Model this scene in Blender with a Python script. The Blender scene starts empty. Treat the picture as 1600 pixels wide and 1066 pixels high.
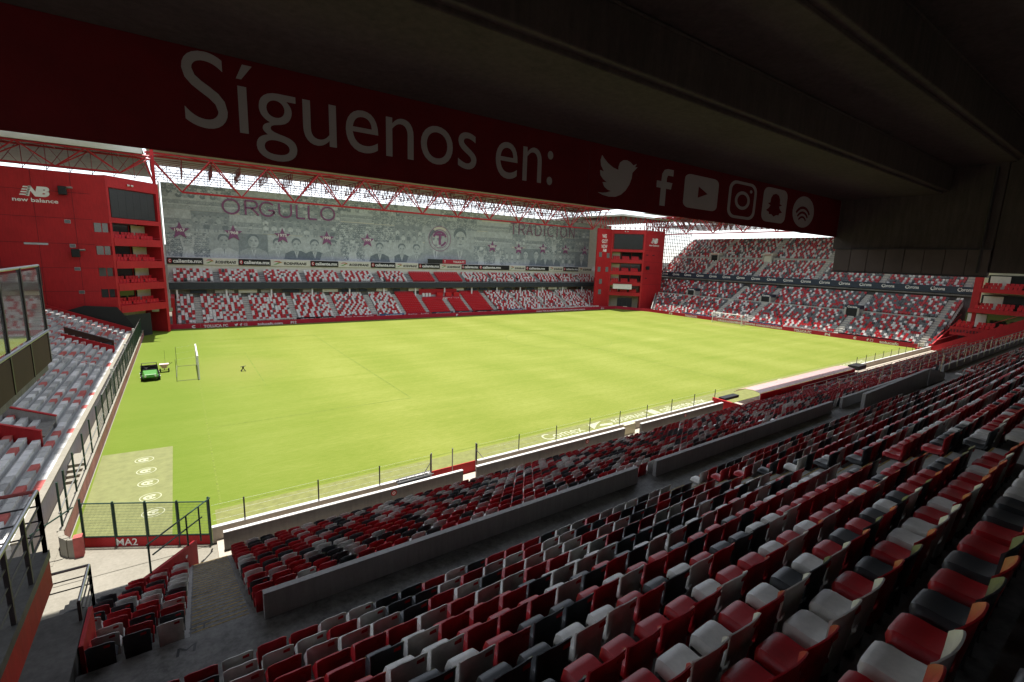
import bpy, math, random
import numpy as np
from mathutils import Vector, Matrix
random.seed(7); np.random.seed(7)
S = bpy.context.scene
C = S.collection

# ------------------------------------------------------------------ camera, sky, sun, exposure
CX, CY, CZ, YAW, PIT, ROL, FPX = -0.962, -27.676, 13.528, 0.61743, 0.17338, 0.034943, 733.824
_f = Vector((math.sin(YAW)*math.cos(PIT), math.cos(YAW)*math.cos(PIT), -math.sin(PIT)))
_r = Vector((math.cos(YAW), -math.sin(YAW), 0)); _u = _r.cross(_f)
_c, _s = math.cos(ROL), math.sin(ROL)
CR, CU = _c*_r + _s*_u, -_s*_r + _c*_u
cam = bpy.data.cameras.new('camera'); camo = bpy.data.objects.new('camera', cam); C.objects.link(camo)
m = Matrix((CR, CU, -_f)).transposed().to_4x4(); m.translation = (CX, CY, CZ); camo.matrix_world = m
cam.sensor_width = 36; cam.lens = FPX/1600*36; cam.clip_start = .05; cam.clip_end = 2000
S.camera = camo
SUN_EL, SUN_AZ = math.radians(83.5), math.radians(12)          # azimuth from +y towards +x
w = bpy.data.worlds.new('World'); S.world = w; w.use_nodes = True
nt = w.node_tree; bg = nt.nodes['Background']
sky = nt.nodes.new('ShaderNodeTexSky'); sky.sky_type = 'NISHITA'; sky.sun_disc = False
sky.sun_elevation = SUN_EL; sky.sun_rotation = SUN_AZ; sky.altitude = 2600
sky.air_density = 1.3; sky.dust_density = 2.0; sky.ozone_density = 1.0
hs = nt.nodes.new('ShaderNodeHueSaturation'); hs.inputs['Saturation'].default_value = .35          # thin white haze over the blue
nt.links.new(sky.outputs[0], hs.inputs['Color']); nt.links.new(hs.outputs[0], bg.inputs[0]); bg.inputs[1].default_value = .15
sl = bpy.data.lights.new('sun', 'SUN'); sl.energy = 4.2; sl.angle = math.radians(.5); sl.color = (1, .96, .9)
so = bpy.data.objects.new('sun', sl); C.objects.link(so)
sd = Vector((math.sin(SUN_AZ)*math.cos(SUN_EL), math.cos(SUN_AZ)*math.cos(SUN_EL), math.sin(SUN_EL)))
so.rotation_euler = sd.to_track_quat('Z', 'Y').to_euler()
S.view_settings.view_transform = 'Standard'; S.view_settings.look = 'None'
S.view_settings.gamma = 1; S.view_settings.use_curve_mapping = False
S.view_settings.exposure = 1.1
S.cycles.max_bounces = 10; S.cycles.diffuse_bounces = 6; S.cycles.glossy_bounces = 3
S.cycles.transparent_max_bounces = 12; S.cycles.use_denoising = True

# ------------------------------------------------------------------ materials
def mat(name, col, rough=.6, var=.0, scale=3., bump=0., bscale=30., spec=.3, metal=0., detail=4., col2=None, stretch=None):
    M = bpy.data.materials.new(name); M.use_nodes = True
    n = M.node_tree.nodes; L = M.node_tree.links; b = n['Principled BSDF']
    b.inputs['Base Color'].default_value = (*col, 1); b.inputs['Roughness'].default_value = rough
    b.inputs['Specular IOR Level'].default_value = spec; b.inputs['Metallic'].default_value = metal
    if var or bump:
        g = n.new('ShaderNodeNewGeometry'); vec = g.outputs['Position']
        if stretch:
            mp = n.new('ShaderNodeVectorMath'); mp.operation = 'MULTIPLY'; mp.inputs[1].default_value = stretch
            L.new(vec, mp.inputs[0]); vec = mp.outputs[0]
    if var:
        t = n.new('ShaderNodeTexNoise'); t.inputs['Scale'].default_value = scale; t.inputs['Detail'].default_value = detail
        t.inputs['Roughness'].default_value = .62
        L.new(vec, t.inputs['Vector'])
        r = n.new('ShaderNodeValToRGB'); r.color_ramp.elements[0].position = .3; r.color_ramp.elements[1].position = .7
        a = [c*(1-var) for c in col]; e = col2 or [min(1, c*(1+var*.7)) for c in col]
        r.color_ramp.elements[0].color = (*a, 1); r.color_ramp.elements[1].color = (*e, 1)
        L.new(t.outputs['Fac'], r.inputs['Fac']); L.new(r.outputs['Color'], b.inputs['Base Color'])
    if bump:
        t2 = n.new('ShaderNodeTexNoise'); t2.inputs['Scale'].default_value = bscale; t2.inputs['Detail'].default_value = 3
        L.new(vec, t2.inputs['Vector'])
        bp = n.new('ShaderNodeBump'); bp.inputs['Strength'].default_value = bump; bp.inputs['Distance'].default_value = .02
        L.new(t2.outputs['Fac'], bp.inputs['Height']); L.new(bp.outputs['Normal'], b.inputs['Normal'])
    return M

def stained(name, col, dark, rough=.75, scale=.6):
    """worn concrete: broad blotches, fine grain and vertical drip streaks"""
    M = bpy.data.materials.new(name); M.use_nodes = True
    n = M.node_tree.nodes; L = M.node_tree.links; b = n['Principled BSDF']
    b.inputs['Roughness'].default_value = rough; b.inputs['Specular IOR Level'].default_value = .25
    g = n.new('ShaderNodeNewGeometry')
    def noise(sc, det, st=None):
        t = n.new('ShaderNodeTexNoise'); t.inputs['Scale'].default_value = sc; t.inputs['Detail'].default_value = det
        t.inputs['Roughness'].default_value = .65
        if st:
            v = n.new('ShaderNodeVectorMath'); v.operation = 'MULTIPLY'; v.inputs[1].default_value = st
            L.new(g.outputs['Position'], v.inputs[0]); L.new(v.outputs[0], t.inputs['Vector'])
        else: L.new(g.outputs['Position'], t.inputs['Vector'])
        return t.outputs['Fac']
    a = noise(scale, 6); c = noise(2.2, 4, (3, 3, .35)); d = noise(14, 5)
    m1 = n.new('ShaderNodeMath'); m1.operation = 'ADD'; L.new(a, m1.inputs[0]); L.new(c, m1.inputs[1])
    m2 = n.new('ShaderNodeMath'); m2.operation = 'MULTIPLY_ADD'; L.new(d, m2.inputs[0]); m2.inputs[1].default_value = .45; L.new(m1.outputs[0], m2.inputs[2])
    r = n.new('ShaderNodeMapRange'); r.inputs[1].default_value = .9; r.inputs[2].default_value = 1.55; L.new(m2.outputs[0], r.inputs[0])
    mx = n.new('ShaderNodeMix'); mx.data_type = 'RGBA'; L.new(r.outputs[0], mx.inputs['Factor'])
    mx.inputs['A'].default_value = (*dark, 1); mx.inputs['B'].default_value = (*col, 1)
    L.new(mx.outputs['Result'], b.inputs['Base Color'])
    bp = n.new('ShaderNodeBump'); bp.inputs['Strength'].default_value = .25; bp.inputs['Distance'].default_value = .01
    L.new(d, bp.inputs['Height']); L.new(bp.outputs['Normal'], b.inputs['Normal'])
    return M

RED = stained('red_wall_paint', (.46, .018, .022), (.30, .012, .016), .6, .35)
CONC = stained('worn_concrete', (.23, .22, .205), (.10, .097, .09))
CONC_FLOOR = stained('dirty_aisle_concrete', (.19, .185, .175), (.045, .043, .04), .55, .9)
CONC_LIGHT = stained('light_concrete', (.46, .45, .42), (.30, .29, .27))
CONC_PALE = stained('pale_shaded_concrete', (.60, .57, .50), (.42, .40, .35))  # brighter copy of the pale concrete, kept for shaded stairs
PAVE = stained('cream_sunlit_paving', (.27, .25, .205), (.19, .175, .14))  # darker copy of the pale concrete, made for surfaces in direct sun
WALLF = stained('weathered_pitch_wall', (.48, .42, .35), (.34, .30, .25))
PARAF = stained('dark_front_parapet', (.19, .18, .17), (.12, .115, .11), .75, .5)
DKFLOOR = stained('shade_dark_concrete', (.11, .107, .10), (.05, .048, .045), .5, .8)  # aisle concrete darkened to offset too much light in the left corner
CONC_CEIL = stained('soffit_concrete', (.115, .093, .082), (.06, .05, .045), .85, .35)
PARAPET = stained('grey_painted_parapet', (.38, .37, .36), (.26, .25, .245), .7, .5)
CAPW = stained('white_painted_cap', (.66, .65, .63), (.46, .45, .43), .7, .8)
REDB = mat('red_board_paint', (.40, .014, .035), .5, .12, 1.2)
RED_STEEL = mat('red_steel_paint', (.38, .02, .03), .45, .15, 2)
DKSTEEL = mat('dark_steel', (.05, .045, .045), .5, .2, 4)
GREY_STEEL = mat('galvanised_steel', (.36, .36, .36), .35, .15, 5, metal=.7)
GREEN_STEEL = mat('dark_green_fence_paint', (.018, .05, .035), .5, .2, 4)
BLACK = mat('black_board', (.012, .012, .013), .5)
DARK = mat('shade_black', (.02, .02, .02), .8)  # near-black standing in for shade inside openings; also on vent slats
NAVY = mat('navy_board', (.026, .036, .058), .5, .1, 2)
BLUE = mat('blue_board', (.03, .11, .22), .5)
WHITE = mat('white_paint', (.72, .71, .69), .5, .06, 2)
LETTER = mat('white_lettering', (.74, .73, .71), .5, .05, 3)
OFFW = mat('off_white_board', (.62, .60, .52), .55, .1, 1)
CREAM = mat('cream_wall', (.55, .52, .36), .7, .1, 1)
MAROON = mat('maroon_banner_cloth', (.15, .005, .008), .75, .16, 1.5, .15, 12)
MAROON2 = mat('maroon_mesh', (.10, .012, .018), .8, .2, 2)
BANNERGREY = mat('grey_banner_print', (.46, .455, .43), .7, .05, 2)
PANELDK = mat('dark_facing_panel', (.12, .095, .085), .7, .2, .8)
BROWN = mat('brown_panel', (.055, .026, .018), .75, .15, 1.5)
PURPLE = mat('faded_purple_print', (.27, .10, .22), .6, .15, 1.5)
PURPLE2 = mat('dark_plum_print', (.26, .15, .22), .6, .15, 1.5)
ROOFW = mat('pale_roof_sheet', (.55, .54, .50), .6, .1, .5)
ROOFD = mat('roof_underside', (.16, .15, .13), .7, .2, .5)
SCREEN = mat('switched_off_screen', (.022, .022, .022), .35, .15, 1)
YEL = mat('yellow_edge_paint', (.30, .20, .04), .7, .6, 9)
GREENV = mat('bright_green_bodywork', (.05, .19, .028), .4, .1, 2)
TYRE = mat('black_rubber', (.015, .015, .015), .8)
PINK = mat('pale_pink_hopper', (.62, .42, .42), .6)
SW = mat('white_seat_plastic', (.68, .665, .635), .38, .26, 3, .04, 60, spec=.45)
SR = mat('red_seat_plastic', (.47, .015, .024), .38, .28, 3, .04, 60, spec=.45)
SK = mat('charcoal_seat_plastic', (.045, .05, .056), .38, .2, 5, .04, 60, spec=.45)
SVR = mat('plain_red_seat_plastic', (.52, .012, .02), .4, .12, 2)
SG = mat('grey_seat_plastic', (.15, .155, .16), .45, .15, 3)
BR_RED = mat('faded_red_bench_paint', (.42, .10, .09), .7, .25, 2)
BR_WHT = mat('faded_white_bench_paint', (.62, .62, .62), .7, .15, 2)
TURFPALE = mat('pale_artificial_turf', (.165, .175, .055), .9, .2, 2.5, .5, 60)
MATGREEN = mat('dull_turf_mat', (.170, .180, .070), .9, .16, 2, .4, 60)
WHITELINE = mat('faded_white_line', (.128, .168, .020), .9, .35, 3)
TURFPRINT = mat('white_turf_print', (.36, .37, .25), .9, .15, 4)
EARTH = mat('bare_ground', (.18, .16, .13), .9, .3, .1)

def translucent_sheet(name, col, f):
    M = bpy.data.materials.new(name); M.use_nodes = True; n = M.node_tree.nodes; L = M.node_tree.links
    d = n.new('ShaderNodeBsdfDiffuse'); t = n.new('ShaderNodeBsdfTranslucent'); mx = n.new('ShaderNodeMixShader')
    d.inputs['Color'].default_value = (*col, 1); t.inputs['Color'].default_value = (*col, 1); mx.inputs[0].default_value = f
    L.new(d.outputs[0], mx.inputs[1]); L.new(t.outputs[0], mx.inputs[2]); L.new(mx.outputs[0], n['Material Output'].inputs['Surface'])
    return M
ROOF_MILK = translucent_sheet('milky_roof_sheet', (.62, .62, .60), .42)
ROOF_DIM = translucent_sheet('dim_roof_sheet', (.42, .40, .36), .16)
def glass_mat():
    M = bpy.data.materials.new('tinted_glass'); M.use_nodes = True; b = M.node_tree.nodes['Principled BSDF']
    b.inputs['Base Color'].default_value = (.72, .76, .74, 1); b.inputs['Roughness'].default_value = .03
    b.inputs['Transmission Weight'].default_value = .9; b.inputs['IOR'].default_value = 1.5
    return M
GLASS = glass_mat()
DGLASS = mat('dark_window_glass', (.02, .024, .022), .08, spec=.6)
def canopy_mat():
    M = bpy.data.materials.new('translucent_pink_canopy'); M.use_nodes = True; b = M.node_tree.nodes['Principled BSDF']
    b.inputs['Base Color'].default_value = (.70, .46, .44, 1); b.inputs['Roughness'].default_value = .22
    b.inputs['Transmission Weight'].default_value = .25
    return M
CANOPY = canopy_mat()

def pitch_mat():
    M = bpy.data.materials.new('mown_grass'); M.use_nodes = True
    n = M.node_tree.nodes; L = M.node_tree.links; b = n['Principled BSDF']
    b.inputs['Roughness'].default_value = .85; b.inputs['Specular IOR Level'].default_value = .15
    g = n.new('ShaderNodeNewGeometry'); sp = n.new('ShaderNodeSeparateXYZ'); L.new(g.outputs['Position'], sp.inputs[0])
    def noise(sc, det, st=None, ro=.6):
        t = n.new('ShaderNodeTexNoise'); t.inputs['Scale'].default_value = sc; t.inputs['Detail'].default_value = det
        t.inputs['Roughness'].default_value = ro
        if st:
            v = n.new('ShaderNodeVectorMath'); v.operation = 'MULTIPLY'; v.inputs[1].default_value = st
            L.new(g.outputs['Position'], v.inputs[0]); L.new(v.outputs[0], t.inputs['Vector'])
        else: L.new(g.outputs['Position'], t.inputs['Vector'])
        return t.outputs['Fac']
    def math_(op, a, bb, c=None):
        k = n.new('ShaderNodeMath'); k.operation = op
        for i, v in enumerate((a, bb, c)):
            if v is None: continue
            if isinstance(v, (int, float)): k.inputs[i].default_value = v
            else: L.new(v, k.inputs[i])
        return k.outputs[0]
    big = noise(.12, 6); strk = noise(.5, 5, (.10, 1.0, 1), .7); fine = noise(4.5, 9, (.30, 1, 1), .8); tuft = noise(18, 3)
    s = math_('ADD', math_('MULTIPLY', big, .55), math_('MULTIPLY', strk, .6))
    s = math_('ADD', s, math_('MULTIPLY', fine, 1.0)); s = math_('ADD', s, math_('MULTIPLY', tuft, .5))
    # soft mowing bands along x
    st = math_('SINE', math_('MULTIPLY', sp.outputs[0], 2*math.pi/11.0), 0)
    s = math_('ADD', s, math_('MULTIPLY', st, .055))
    # worn goal mouth and the drier strip round the edge
    def spot(x, y, rad):
        dx = math_('SUBTRACT', sp.outputs[0], x); dy = math_('MULTIPLY', math_('SUBTRACT', sp.outputs[1], y), .8)
        d = math_('SQRT', math_('ADD', math_('MULTIPLY', dx, dx), math_('MULTIPLY', dy, dy)), 0)
        d = math_('SUBTRACT', d, math_('MULTIPLY', fine, rad))
        mr = n.new('ShaderNodeMapRange'); L.new(d, mr.inputs[0]); mr.inputs[1].default_value = 0; mr.inputs[2].default_value = rad
        mr.inputs[3].default_value = 1; mr.inputs[4].default_value = 0
        return mr.outputs[0]
    mr = n.new('ShaderNodeMapRange'); L.new(s, mr.inputs[0]); mr.inputs[1].default_value = .98; mr.inputs[2].default_value = 1.70
    cr = n.new('ShaderNodeValToRGB'); e = cr.color_ramp.elements
    e[0].position = 0; e[0].color = (.112, .152, .014, 1); e[1].position = 1; e[1].color = (.220, .238, .056, 1)
    k = e.new(.5); k.color = (.160, .188, .030, 1)
    L.new(mr.outputs[0], cr.inputs['Fac'])
    mx = n.new('ShaderNodeMix'); mx.data_type = 'RGBA'; L.new(cr.outputs['Color'], mx.inputs['A'])
    worn = math_('ADD', spot(3.0, 33.5, 5.0), spot(102, 33.5, 3.5)); worn = math_('MULTIPLY', worn, .5)
    L.new(worn, mx.inputs['Factor']); mx.inputs['B'].default_value = (.22, .205, .055, 1)
    # greener along the left end
    gl = n.new('ShaderNodeMapRange'); L.new(sp.outputs[0], gl.inputs[0]); gl.inputs[1].default_value = -2; gl.inputs[2].default_value = 12
    gl.inputs[3].default_value = .55; gl.inputs[4].default_value = 0
    mx2 = n.new('ShaderNodeMix'); mx2.data_type = 'RGBA'; L.new(gl.outputs[0], mx2.inputs['Factor']); L.new(mx.outputs['Result'], mx2.inputs['A'])
    mx2.inputs['B'].default_value = (.078, .135, .010, 1)
    L.new(mx2.outputs['Result'], b.inputs['Base Color'])
    bp = n.new('ShaderNodeBump'); bp.inputs['Strength'].default_value = .5; bp.inputs['Distance'].default_value = .04
    L.new(tuft, bp.inputs['Height']); L.new(bp.outputs['Normal'], b.inputs['Normal'])
    return M
GRASS = pitch_mat()

# ------------------------------------------------------------------ mesh helpers
class MB:
    def __init__(s): s.v = []; s.f = []; s.m = []
    def face(s, pts, mi=0):
        k = len(s.v); s.v += [tuple(p) for p in pts]; s.f.append(tuple(range(k, k+len(pts)))); s.m.append(mi)
    def hexa(s, p, mi=0):
        k = len(s.v); s.v += [tuple(q) for q in p]
        for q in ((0, 3, 2, 1), (4, 5, 6, 7), (0, 1, 5, 4), (1, 2, 6, 5), (2, 3, 7, 6), (3, 0, 4, 7)):
            s.f.append(tuple(k+i for i in q)); s.m.append(mi)
    def box(s, x0, x1, y0, y1, z0, z1, mi=0):
        s.hexa([(x0, y0, z0), (x1, y0, z0), (x1, y1, z0), (x0, y1, z0), (x0, y0, z1), (x1, y0, z1), (x1, y1, z1), (x0, y1, z1)], mi)
        return s
    def prism(s, poly, d, mi=0):
        """poly: list of 3-D points; d: extrusion vector"""
        k = len(s.v); n = len(poly); d = Vector(d)
        s.v += [tuple(Vector(q)) for q in poly] + [tuple(Vector(q)+d) for q in poly]
        s.f.append(tuple(range(k+n-1, k-1, -1))); s.f.append(tuple(range(k+n, k+2*n))); s.m += [mi, mi]
        for i in range(n):
            j = (i+1) % n; s.f.append((k+i, k+j, k+n+j, k+n+i)); s.m.append(mi)
        return s
    def tube(s, a, b, r, n=6, mi=0):
        a = Vector(a); b = Vector(b); d = b-a
        if d.length < 1e-6: return s
        d.normalize(); u = d.orthogonal().normalized(); w_ = d.cross(u); k = len(s.v)
        for e in (a, b):
            for i in range(n):
                t = 2*math.pi*i/n; s.v.append(tuple(e+r*(math.cos(t)*u+math.sin(t)*w_)))
        for i in range(n):
            j = (i+1) % n; s.f.append((k+i, k+j, k+n+j, k+n+i)); s.m.append(mi)
        s.f.append(tuple(range(k+n-1, k-1, -1))); s.f.append(tuple(range(k+n, k+2*n))); s.m += [mi, mi]
        return s
    def wall(s, a, b, th, z0a, z1a, z0b=None, z1b=None, mi=0):
        """upright slab from a(x,y) to b(x,y), sloping top allowed"""
        z0b = z0a if z0b is None else z0b; z1b = z1a if z1b is None else z1b
        d = Vector((b[0]-a[0], b[1]-a[1])); d.normalize(); nx, ny = -d.y*th/2, d.x*th/2
        s.hexa([(a[0]-nx, a[1]-ny, z0a), (b[0]-nx, b[1]-ny, z0b), (b[0]+nx, b[1]+ny, z0b), (a[0]+nx, a[1]+ny, z0a),
                (a[0]-nx, a[1]-ny, z1a), (b[0]-nx, b[1]-ny, z1b), (b[0]+nx, b[1]+ny, z1b), (a[0]+nx, a[1]+ny, z1a)], mi)
        return s
    def mesh(s, name, mats, smooth=False):
        me = bpy.data.meshes.new(name); me.from_pydata(s.v, [], s.f)
        for q in (mats if isinstance(mats, (list, tuple)) else [mats]): me.materials.append(q)
        if len(me.materials) > 1: me.polygons.foreach_set('material_index', s.m)
        if smooth: me.polygons.foreach_set('use_smooth', [True]*len(me.polygons))
        me.update(); return me
    def build(s, name, mats, parent=None, smooth=False, **kw):
        return link(name, s.mesh(name, mats, smooth), parent, **kw)

def link(name, me, parent=None, label=None, cat=None, group=None, kind=None):
    o = bpy.data.objects.new(name, me); C.objects.link(o)
    if parent is not None: o.parent = parent
    return tag(o, label, cat, group, kind)
def tag(o, label=None, cat=None, group=None, kind=None):
    for k, v in (('label', label), ('category', cat), ('group', group), ('kind', kind)):
        if v: o[k] = v
    return o
def empty(name, label, cat, group=None, loc=(0, 0, 0)):
    o = bpy.data.objects.new(name, None); C.objects.link(o); o.location = loc
    return tag(o, label, cat, group)
def box(name, x0, x1, y0, y1, z0, z1, mt, parent=None, **kw):
    b = MB(); b.box(min(x0, x1), max(x0, x1), min(y0, y1), max(y0, y1), z0, z1); return b.build(name, mt, parent, **kw)
def bevel(o, wd=.02, seg=2):
    md = o.modifiers.new('bevel', 'BEVEL'); md.width = wd; md.segments = seg; md.limit_method = 'ANGLE'; return o

_tc = {}
def text_data(txt, bold=0., spacing=1.):
    key = (txt, bold, spacing)
    if key in _tc: return _tc[key]
    cu = bpy.data.curves.new('lettering', 'FONT'); cu.body = txt; cu.resolution_u = 6 if len(txt) < 9 else 3; cu.offset = bold; cu.space_character = spacing
    ob = bpy.data.objects.new('lettering', cu); C.objects.link(ob)
    bpy.context.view_layer.update()
    me = bpy.data.meshes.new_from_object(ob.evaluated_get(bpy.context.evaluated_depsgraph_get()))
    n = len(me.vertices); co = np.empty(n*3); me.vertices.foreach_get('co', co); co = co.reshape(-1, 3)
    fs = [tuple(p.vertices) for p in me.polygons]
    bpy.data.objects.remove(ob); bpy.data.curves.remove(cu); bpy.data.meshes.remove(me)
    _tc[key] = (co, fs); return co, fs
def text_to(mb, txt, o, right, up, width, height, bold=0., shear=0., mi=0, off=.012, spacing=1., flipn=False):
    """fits txt into width x height, lower left corner at o, slightly proud of its board"""
    co, fs = text_data(txt, bold, spacing)
    o = Vector(o); right = Vector(right).normalized(); up = Vector(up).normalized(); nn = right.cross(up)
    x0, y0 = co[:, 0].min(), co[:, 1].min(); sx = width/(co[:, 0].max()-x0); sy = height/(co[:, 1].max()-y0)
    k = len(mb.v)
    for c in co:
        a, b = (c[0]-x0)*sx, (c[1]-y0)*sy
        mb.v.append(tuple(o+right*(a+shear*b)+up*b+nn*off))
    for f in fs: mb.f.append(tuple(k+i for i in f)); mb.m.append(mi)
def poly_to(mb, pts, o, right, up, sx, sy, mi=0, off=.012):
    o = Vector(o); right = Vector(right).normalized(); up = Vector(up).normalized(); nn = right.cross(up)
    mb.face([o+right*(x*sx)+up*(y*sy)+nn*off for x, y in pts], mi)
def ring_pts(cx, cy, rx, ry, n=24, a0=0, a1=2*math.pi):
    return [(cx+rx*math.cos(a0+(a1-a0)*i/n), cy+ry*math.sin(a0+(a1-a0)*i/n)) for i in range(n+(0 if abs(a1-a0-2*math.pi) < 1e-6 else 1))]
def rrect(x0, x1, y0, y1, r, n=5):
    p = []
    for cx, cy, a in ((x1-r, y1-r, 0), (x0+r, y1-r, 90), (x0+r, y0+r, 180), (x1-r, y0+r, 270)):
        p += [(cx+r*math.cos(math.radians(a+90*i/n)), cy+r*math.sin(math.radians(a+90*i/n))) for i in range(n+1)]
    return p
def band_to(mb, outer, inner, o, right, up, sx, sy, mi=0, off=.012, closed=True):
    n = len(outer)
    for i in range(n if closed else n-1):
        j = (i+1) % n; poly_to(mb, [outer[i], outer[j], inner[j], inner[i]], o, right, up, sx, sy, mi, off)
def star_pts(cx, cy, r):
    return [(cx+(r if i % 2 == 0 else r*.42)*math.sin(math.pi*i/5), cy+(r if i % 2 == 0 else r*.42)*math.cos(math.pi*i/5)) for i in range(10)]
def ordw(n):
    a = ['zeroth', 'first', 'second', 'third', 'fourth', 'fifth', 'sixth', 'seventh', 'eighth', 'ninth', 'tenth', 'eleventh', 'twelfth', 'thirteenth',
         'fourteenth', 'fifteenth', 'sixteenth', 'seventeenth', 'eighteenth', 'nineteenth', 'twentieth']
    if n <= 20: return a[n]
    t = {2: 'twenty', 3: 'thirty', 4: 'forty', 5: 'fifty', 6: 'sixty', 7: 'seventy'}[n//10]
    return t+'-'+a[n % 10] if n % 10 else t[:-1]+'ieth'

X_, Y_, Z_ = (1, 0, 0), (0, 1, 0), (0, 0, 1)
# ------------------------------------------------------------------ ground, pitch, markings
box('ground', -420, 520, -420, 480, -.6, -.03, EARTH, kind='structure', label='bare ground around and beneath the stadium', cat='ground')
box('corner_pavement', -7.6, 109, -17, 69.5, -.3, -.012, PAVE, kind='structure', label='pale concrete paving of the walkway round the pitch', cat='pavement')
def sheet(name, x0, x1, y0, y1, z, mt, **kw):
    b = MB(); nx = max(1, int((x1-x0)/4)); ny = max(1, int((y1-y0)/4))
    for i in range(nx):
        for j in range(ny):
            a, c, d, e = x0+(x1-x0)*i/nx, x0+(x1-x0)*(i+1)/nx, y0+(y1-y0)*j/ny, y0+(y1-y0)*(j+1)/ny
            b.face([(a, d, z), (c, d, z), (c, e, z), (a, e, z)])
    return b.build(name, mt, **kw)
sheet('pitch', -5.95, 107.8, -3.45, 67.7, 0, GRASS, kind='structure', label='sunlit yellow green football pitch with faint mowing bands', cat='pitch')
sheet('touchline_turf', -.3, 104, -3.4, -.35, .005, TURFPALE, kind='structure', label='paler artificial turf strip between touchline and near wall', cat='turf')
box('board_shadow_strip', -6, 104, 67.7, 68.1, -.25, -.006, DARK, kind='structure', label='dark strip painted as the shadow line below the far red boards', cat='shadow_strip')  # dark strip stands in for the shadow line at the boards
b = MB()
def line(x0, y0, x1, y1, wd=.10):
    dx, dy = x1-x0, y1-y0; l = math.hypot(dx, dy); nx, ny = -dy/l*wd/2, dx/l*wd/2
    b.face([(x0-nx, y0-ny, .009), (x1-nx, y1-ny, .009), (x1+nx, y1+ny, .009), (x0+nx, y0+ny, .009)])
GY, L_ = 33.5, 104.7
line(0, -.06, 0, 67.1); line(L_, 0, L_, 67); line(.06, 0, L_-.06, 0); line(.06, 67, L_-.06, 67); line(52.35, .06, 52.35, 66.94)
for sx, x0 in ((1, 0), (-1, L_)):
    for hw, dp in ((20.15, 16.5), (9.15, 5.5)):
        line(x0+sx*.07, GY-hw, x0+sx*dp, GY-hw, .11); line(x0+sx*.07, GY+hw, x0+sx*dp, GY+hw, .11); line(x0+sx*dp, GY-hw+.06, x0+sx*dp, GY+hw-.06, .11)
for i in range(48):
    a0, a1 = 2*math.pi*i/48, 2*math.pi*(i+1)/48
    line(52.35+9.15*math.cos(a0), GY+9.15*math.sin(a0), 52.35+9.15*math.cos(a1), GY+9.15*math.sin(a1), .1)
b.build('pitch_markings', WHITELINE, kind='structure', label='faded white lines painted on the pitch', cat='line markings')

# dull mat beside the left corner with five round emblems
b = MB(); b.face([(-5.8, -.9, .007), (-2.1, -2.1, .007), (-2.15, 10.6, .007), (-5.88, 10.9, .007)])
ma = b.build('turf_mat', MATGREEN, label='pale dull green turf mat in the near left corner with white ring emblems', cat='mat', kind='structure')
for ex, ey in ((-3.62, 8.84), (-3.44, 6.89), (-3.28, 4.97), (-3.1, 2.94), (-2.92, .97)):
    b = MB()
    band_to(b, ring_pts(0, 0, .50, .50, 22), ring_pts(0, 0, .45, .45, 22), (ex, ey, .007), X_, Y_, 1, 1, 0, .006)
    band_to(b, ring_pts(0, 0, .33, .30, 18, .7, 5.6), ring_pts(0, 0, .2, .18, 18, .7, 5.6), (ex, ey, .007), X_, Y_, 1, 1, 0, .006, False)
    poly_to(b, [(-.16, .02), (.2, .02), (.2, .12), (-.16, .12)], (ex, ey, .007), X_, Y_, 1, 1, 0, .006)
    poly_to(b, [(-.05, -.2), (.06, -.2), (.06, .02), (-.05, .02)], (ex, ey, .007), X_, Y_, 1, 1, 0, .006)
    b.build('ring_emblem', TURFPRINT, ma)
b = MB(); b.face([(-5.97, -1.35, .008), (-5.97, -3.75, .008), (-.45, -3.75, .008), (-.62, -3.62, .008), (-5.3, -1.0, .008)])
b.build('gate_apron', PAVE, kind='structure', label='pale concrete apron outside the mesh gate', cat='pavement')
# sponsor lettering sprayed along the strip
b = MB()
text_to(b, 'Comex', (21.1, -1.75, .006), X_, Y_, 4.0, 1.1, 0, 0, off=.006)
b.face([(26.0, -1.8, .012), (27.0, -1.1, .012), (27.9, -.65, .012), (26.2, -.8, .012)]); b.face([(26.9, -1.5, .012), (28.2, -1.8, .012), (28.5, -1.4, .012), (27.3, -1.2, .012)])
text_to(b, 'ROSHFRANS', (28.7, -1.65, .006), X_, Y_, 4.4, .8, .015, .15, off=.006)
b.face([(33.6, -1.8, .012), (34.6, -1.8, .012), (34.6, -.7, .012), (33.6, -.7, .012)])
text_to(b, 'caliente.mx', (35.0, -1.8, .006), X_, Y_, 7.0, 1.0, .015, 0, off=.006)
text_to(b, 'Corona', (58, -1.8, .006), X_, Y_, 6.5, 1.1, .01, 0, off=.006)
text_to(b, 'ROSHFRANS', (76, -1.8, .006), X_, Y_, 8, .9, .015, .15, off=.006)
b.build('turf_lettering', TURFPRINT, kind='structure', label='white sponsor lettering sprayed on the pale touchline turf', cat='lettering')

# ------------------------------------------------------------------ near stand: stepped concrete
LOWN, UPN = 14, 13
low_y = lambda k: -6.1-.73*k
low_f = lambda k: 1.12+.3062*k-.84
UPY = [-18.96-.765*i for i in range(9)]+[-25.77, -26.42, -27.18, -27.95]
UPZ = [6.35+.427*i for i in range(9)]+[10.16, 10.50, 11.0, 11.4]
up_y = lambda k: UPY[k]
up_f = lambda k: UPZ[k]-.84
near = empty('grandstand', 'dark shaded near grandstand of concrete steps with red white and charcoal seats', 'grandstand')
STX = (-1.36, -.08)
for k in range(LOWN):
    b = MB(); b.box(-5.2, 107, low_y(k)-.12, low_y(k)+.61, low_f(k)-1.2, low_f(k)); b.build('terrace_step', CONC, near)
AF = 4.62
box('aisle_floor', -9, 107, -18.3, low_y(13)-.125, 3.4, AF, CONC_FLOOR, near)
box('front_walk', -.4, 107, low_y(0)+.615, -3.72, -.2, .14, WALLF, near)
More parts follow.
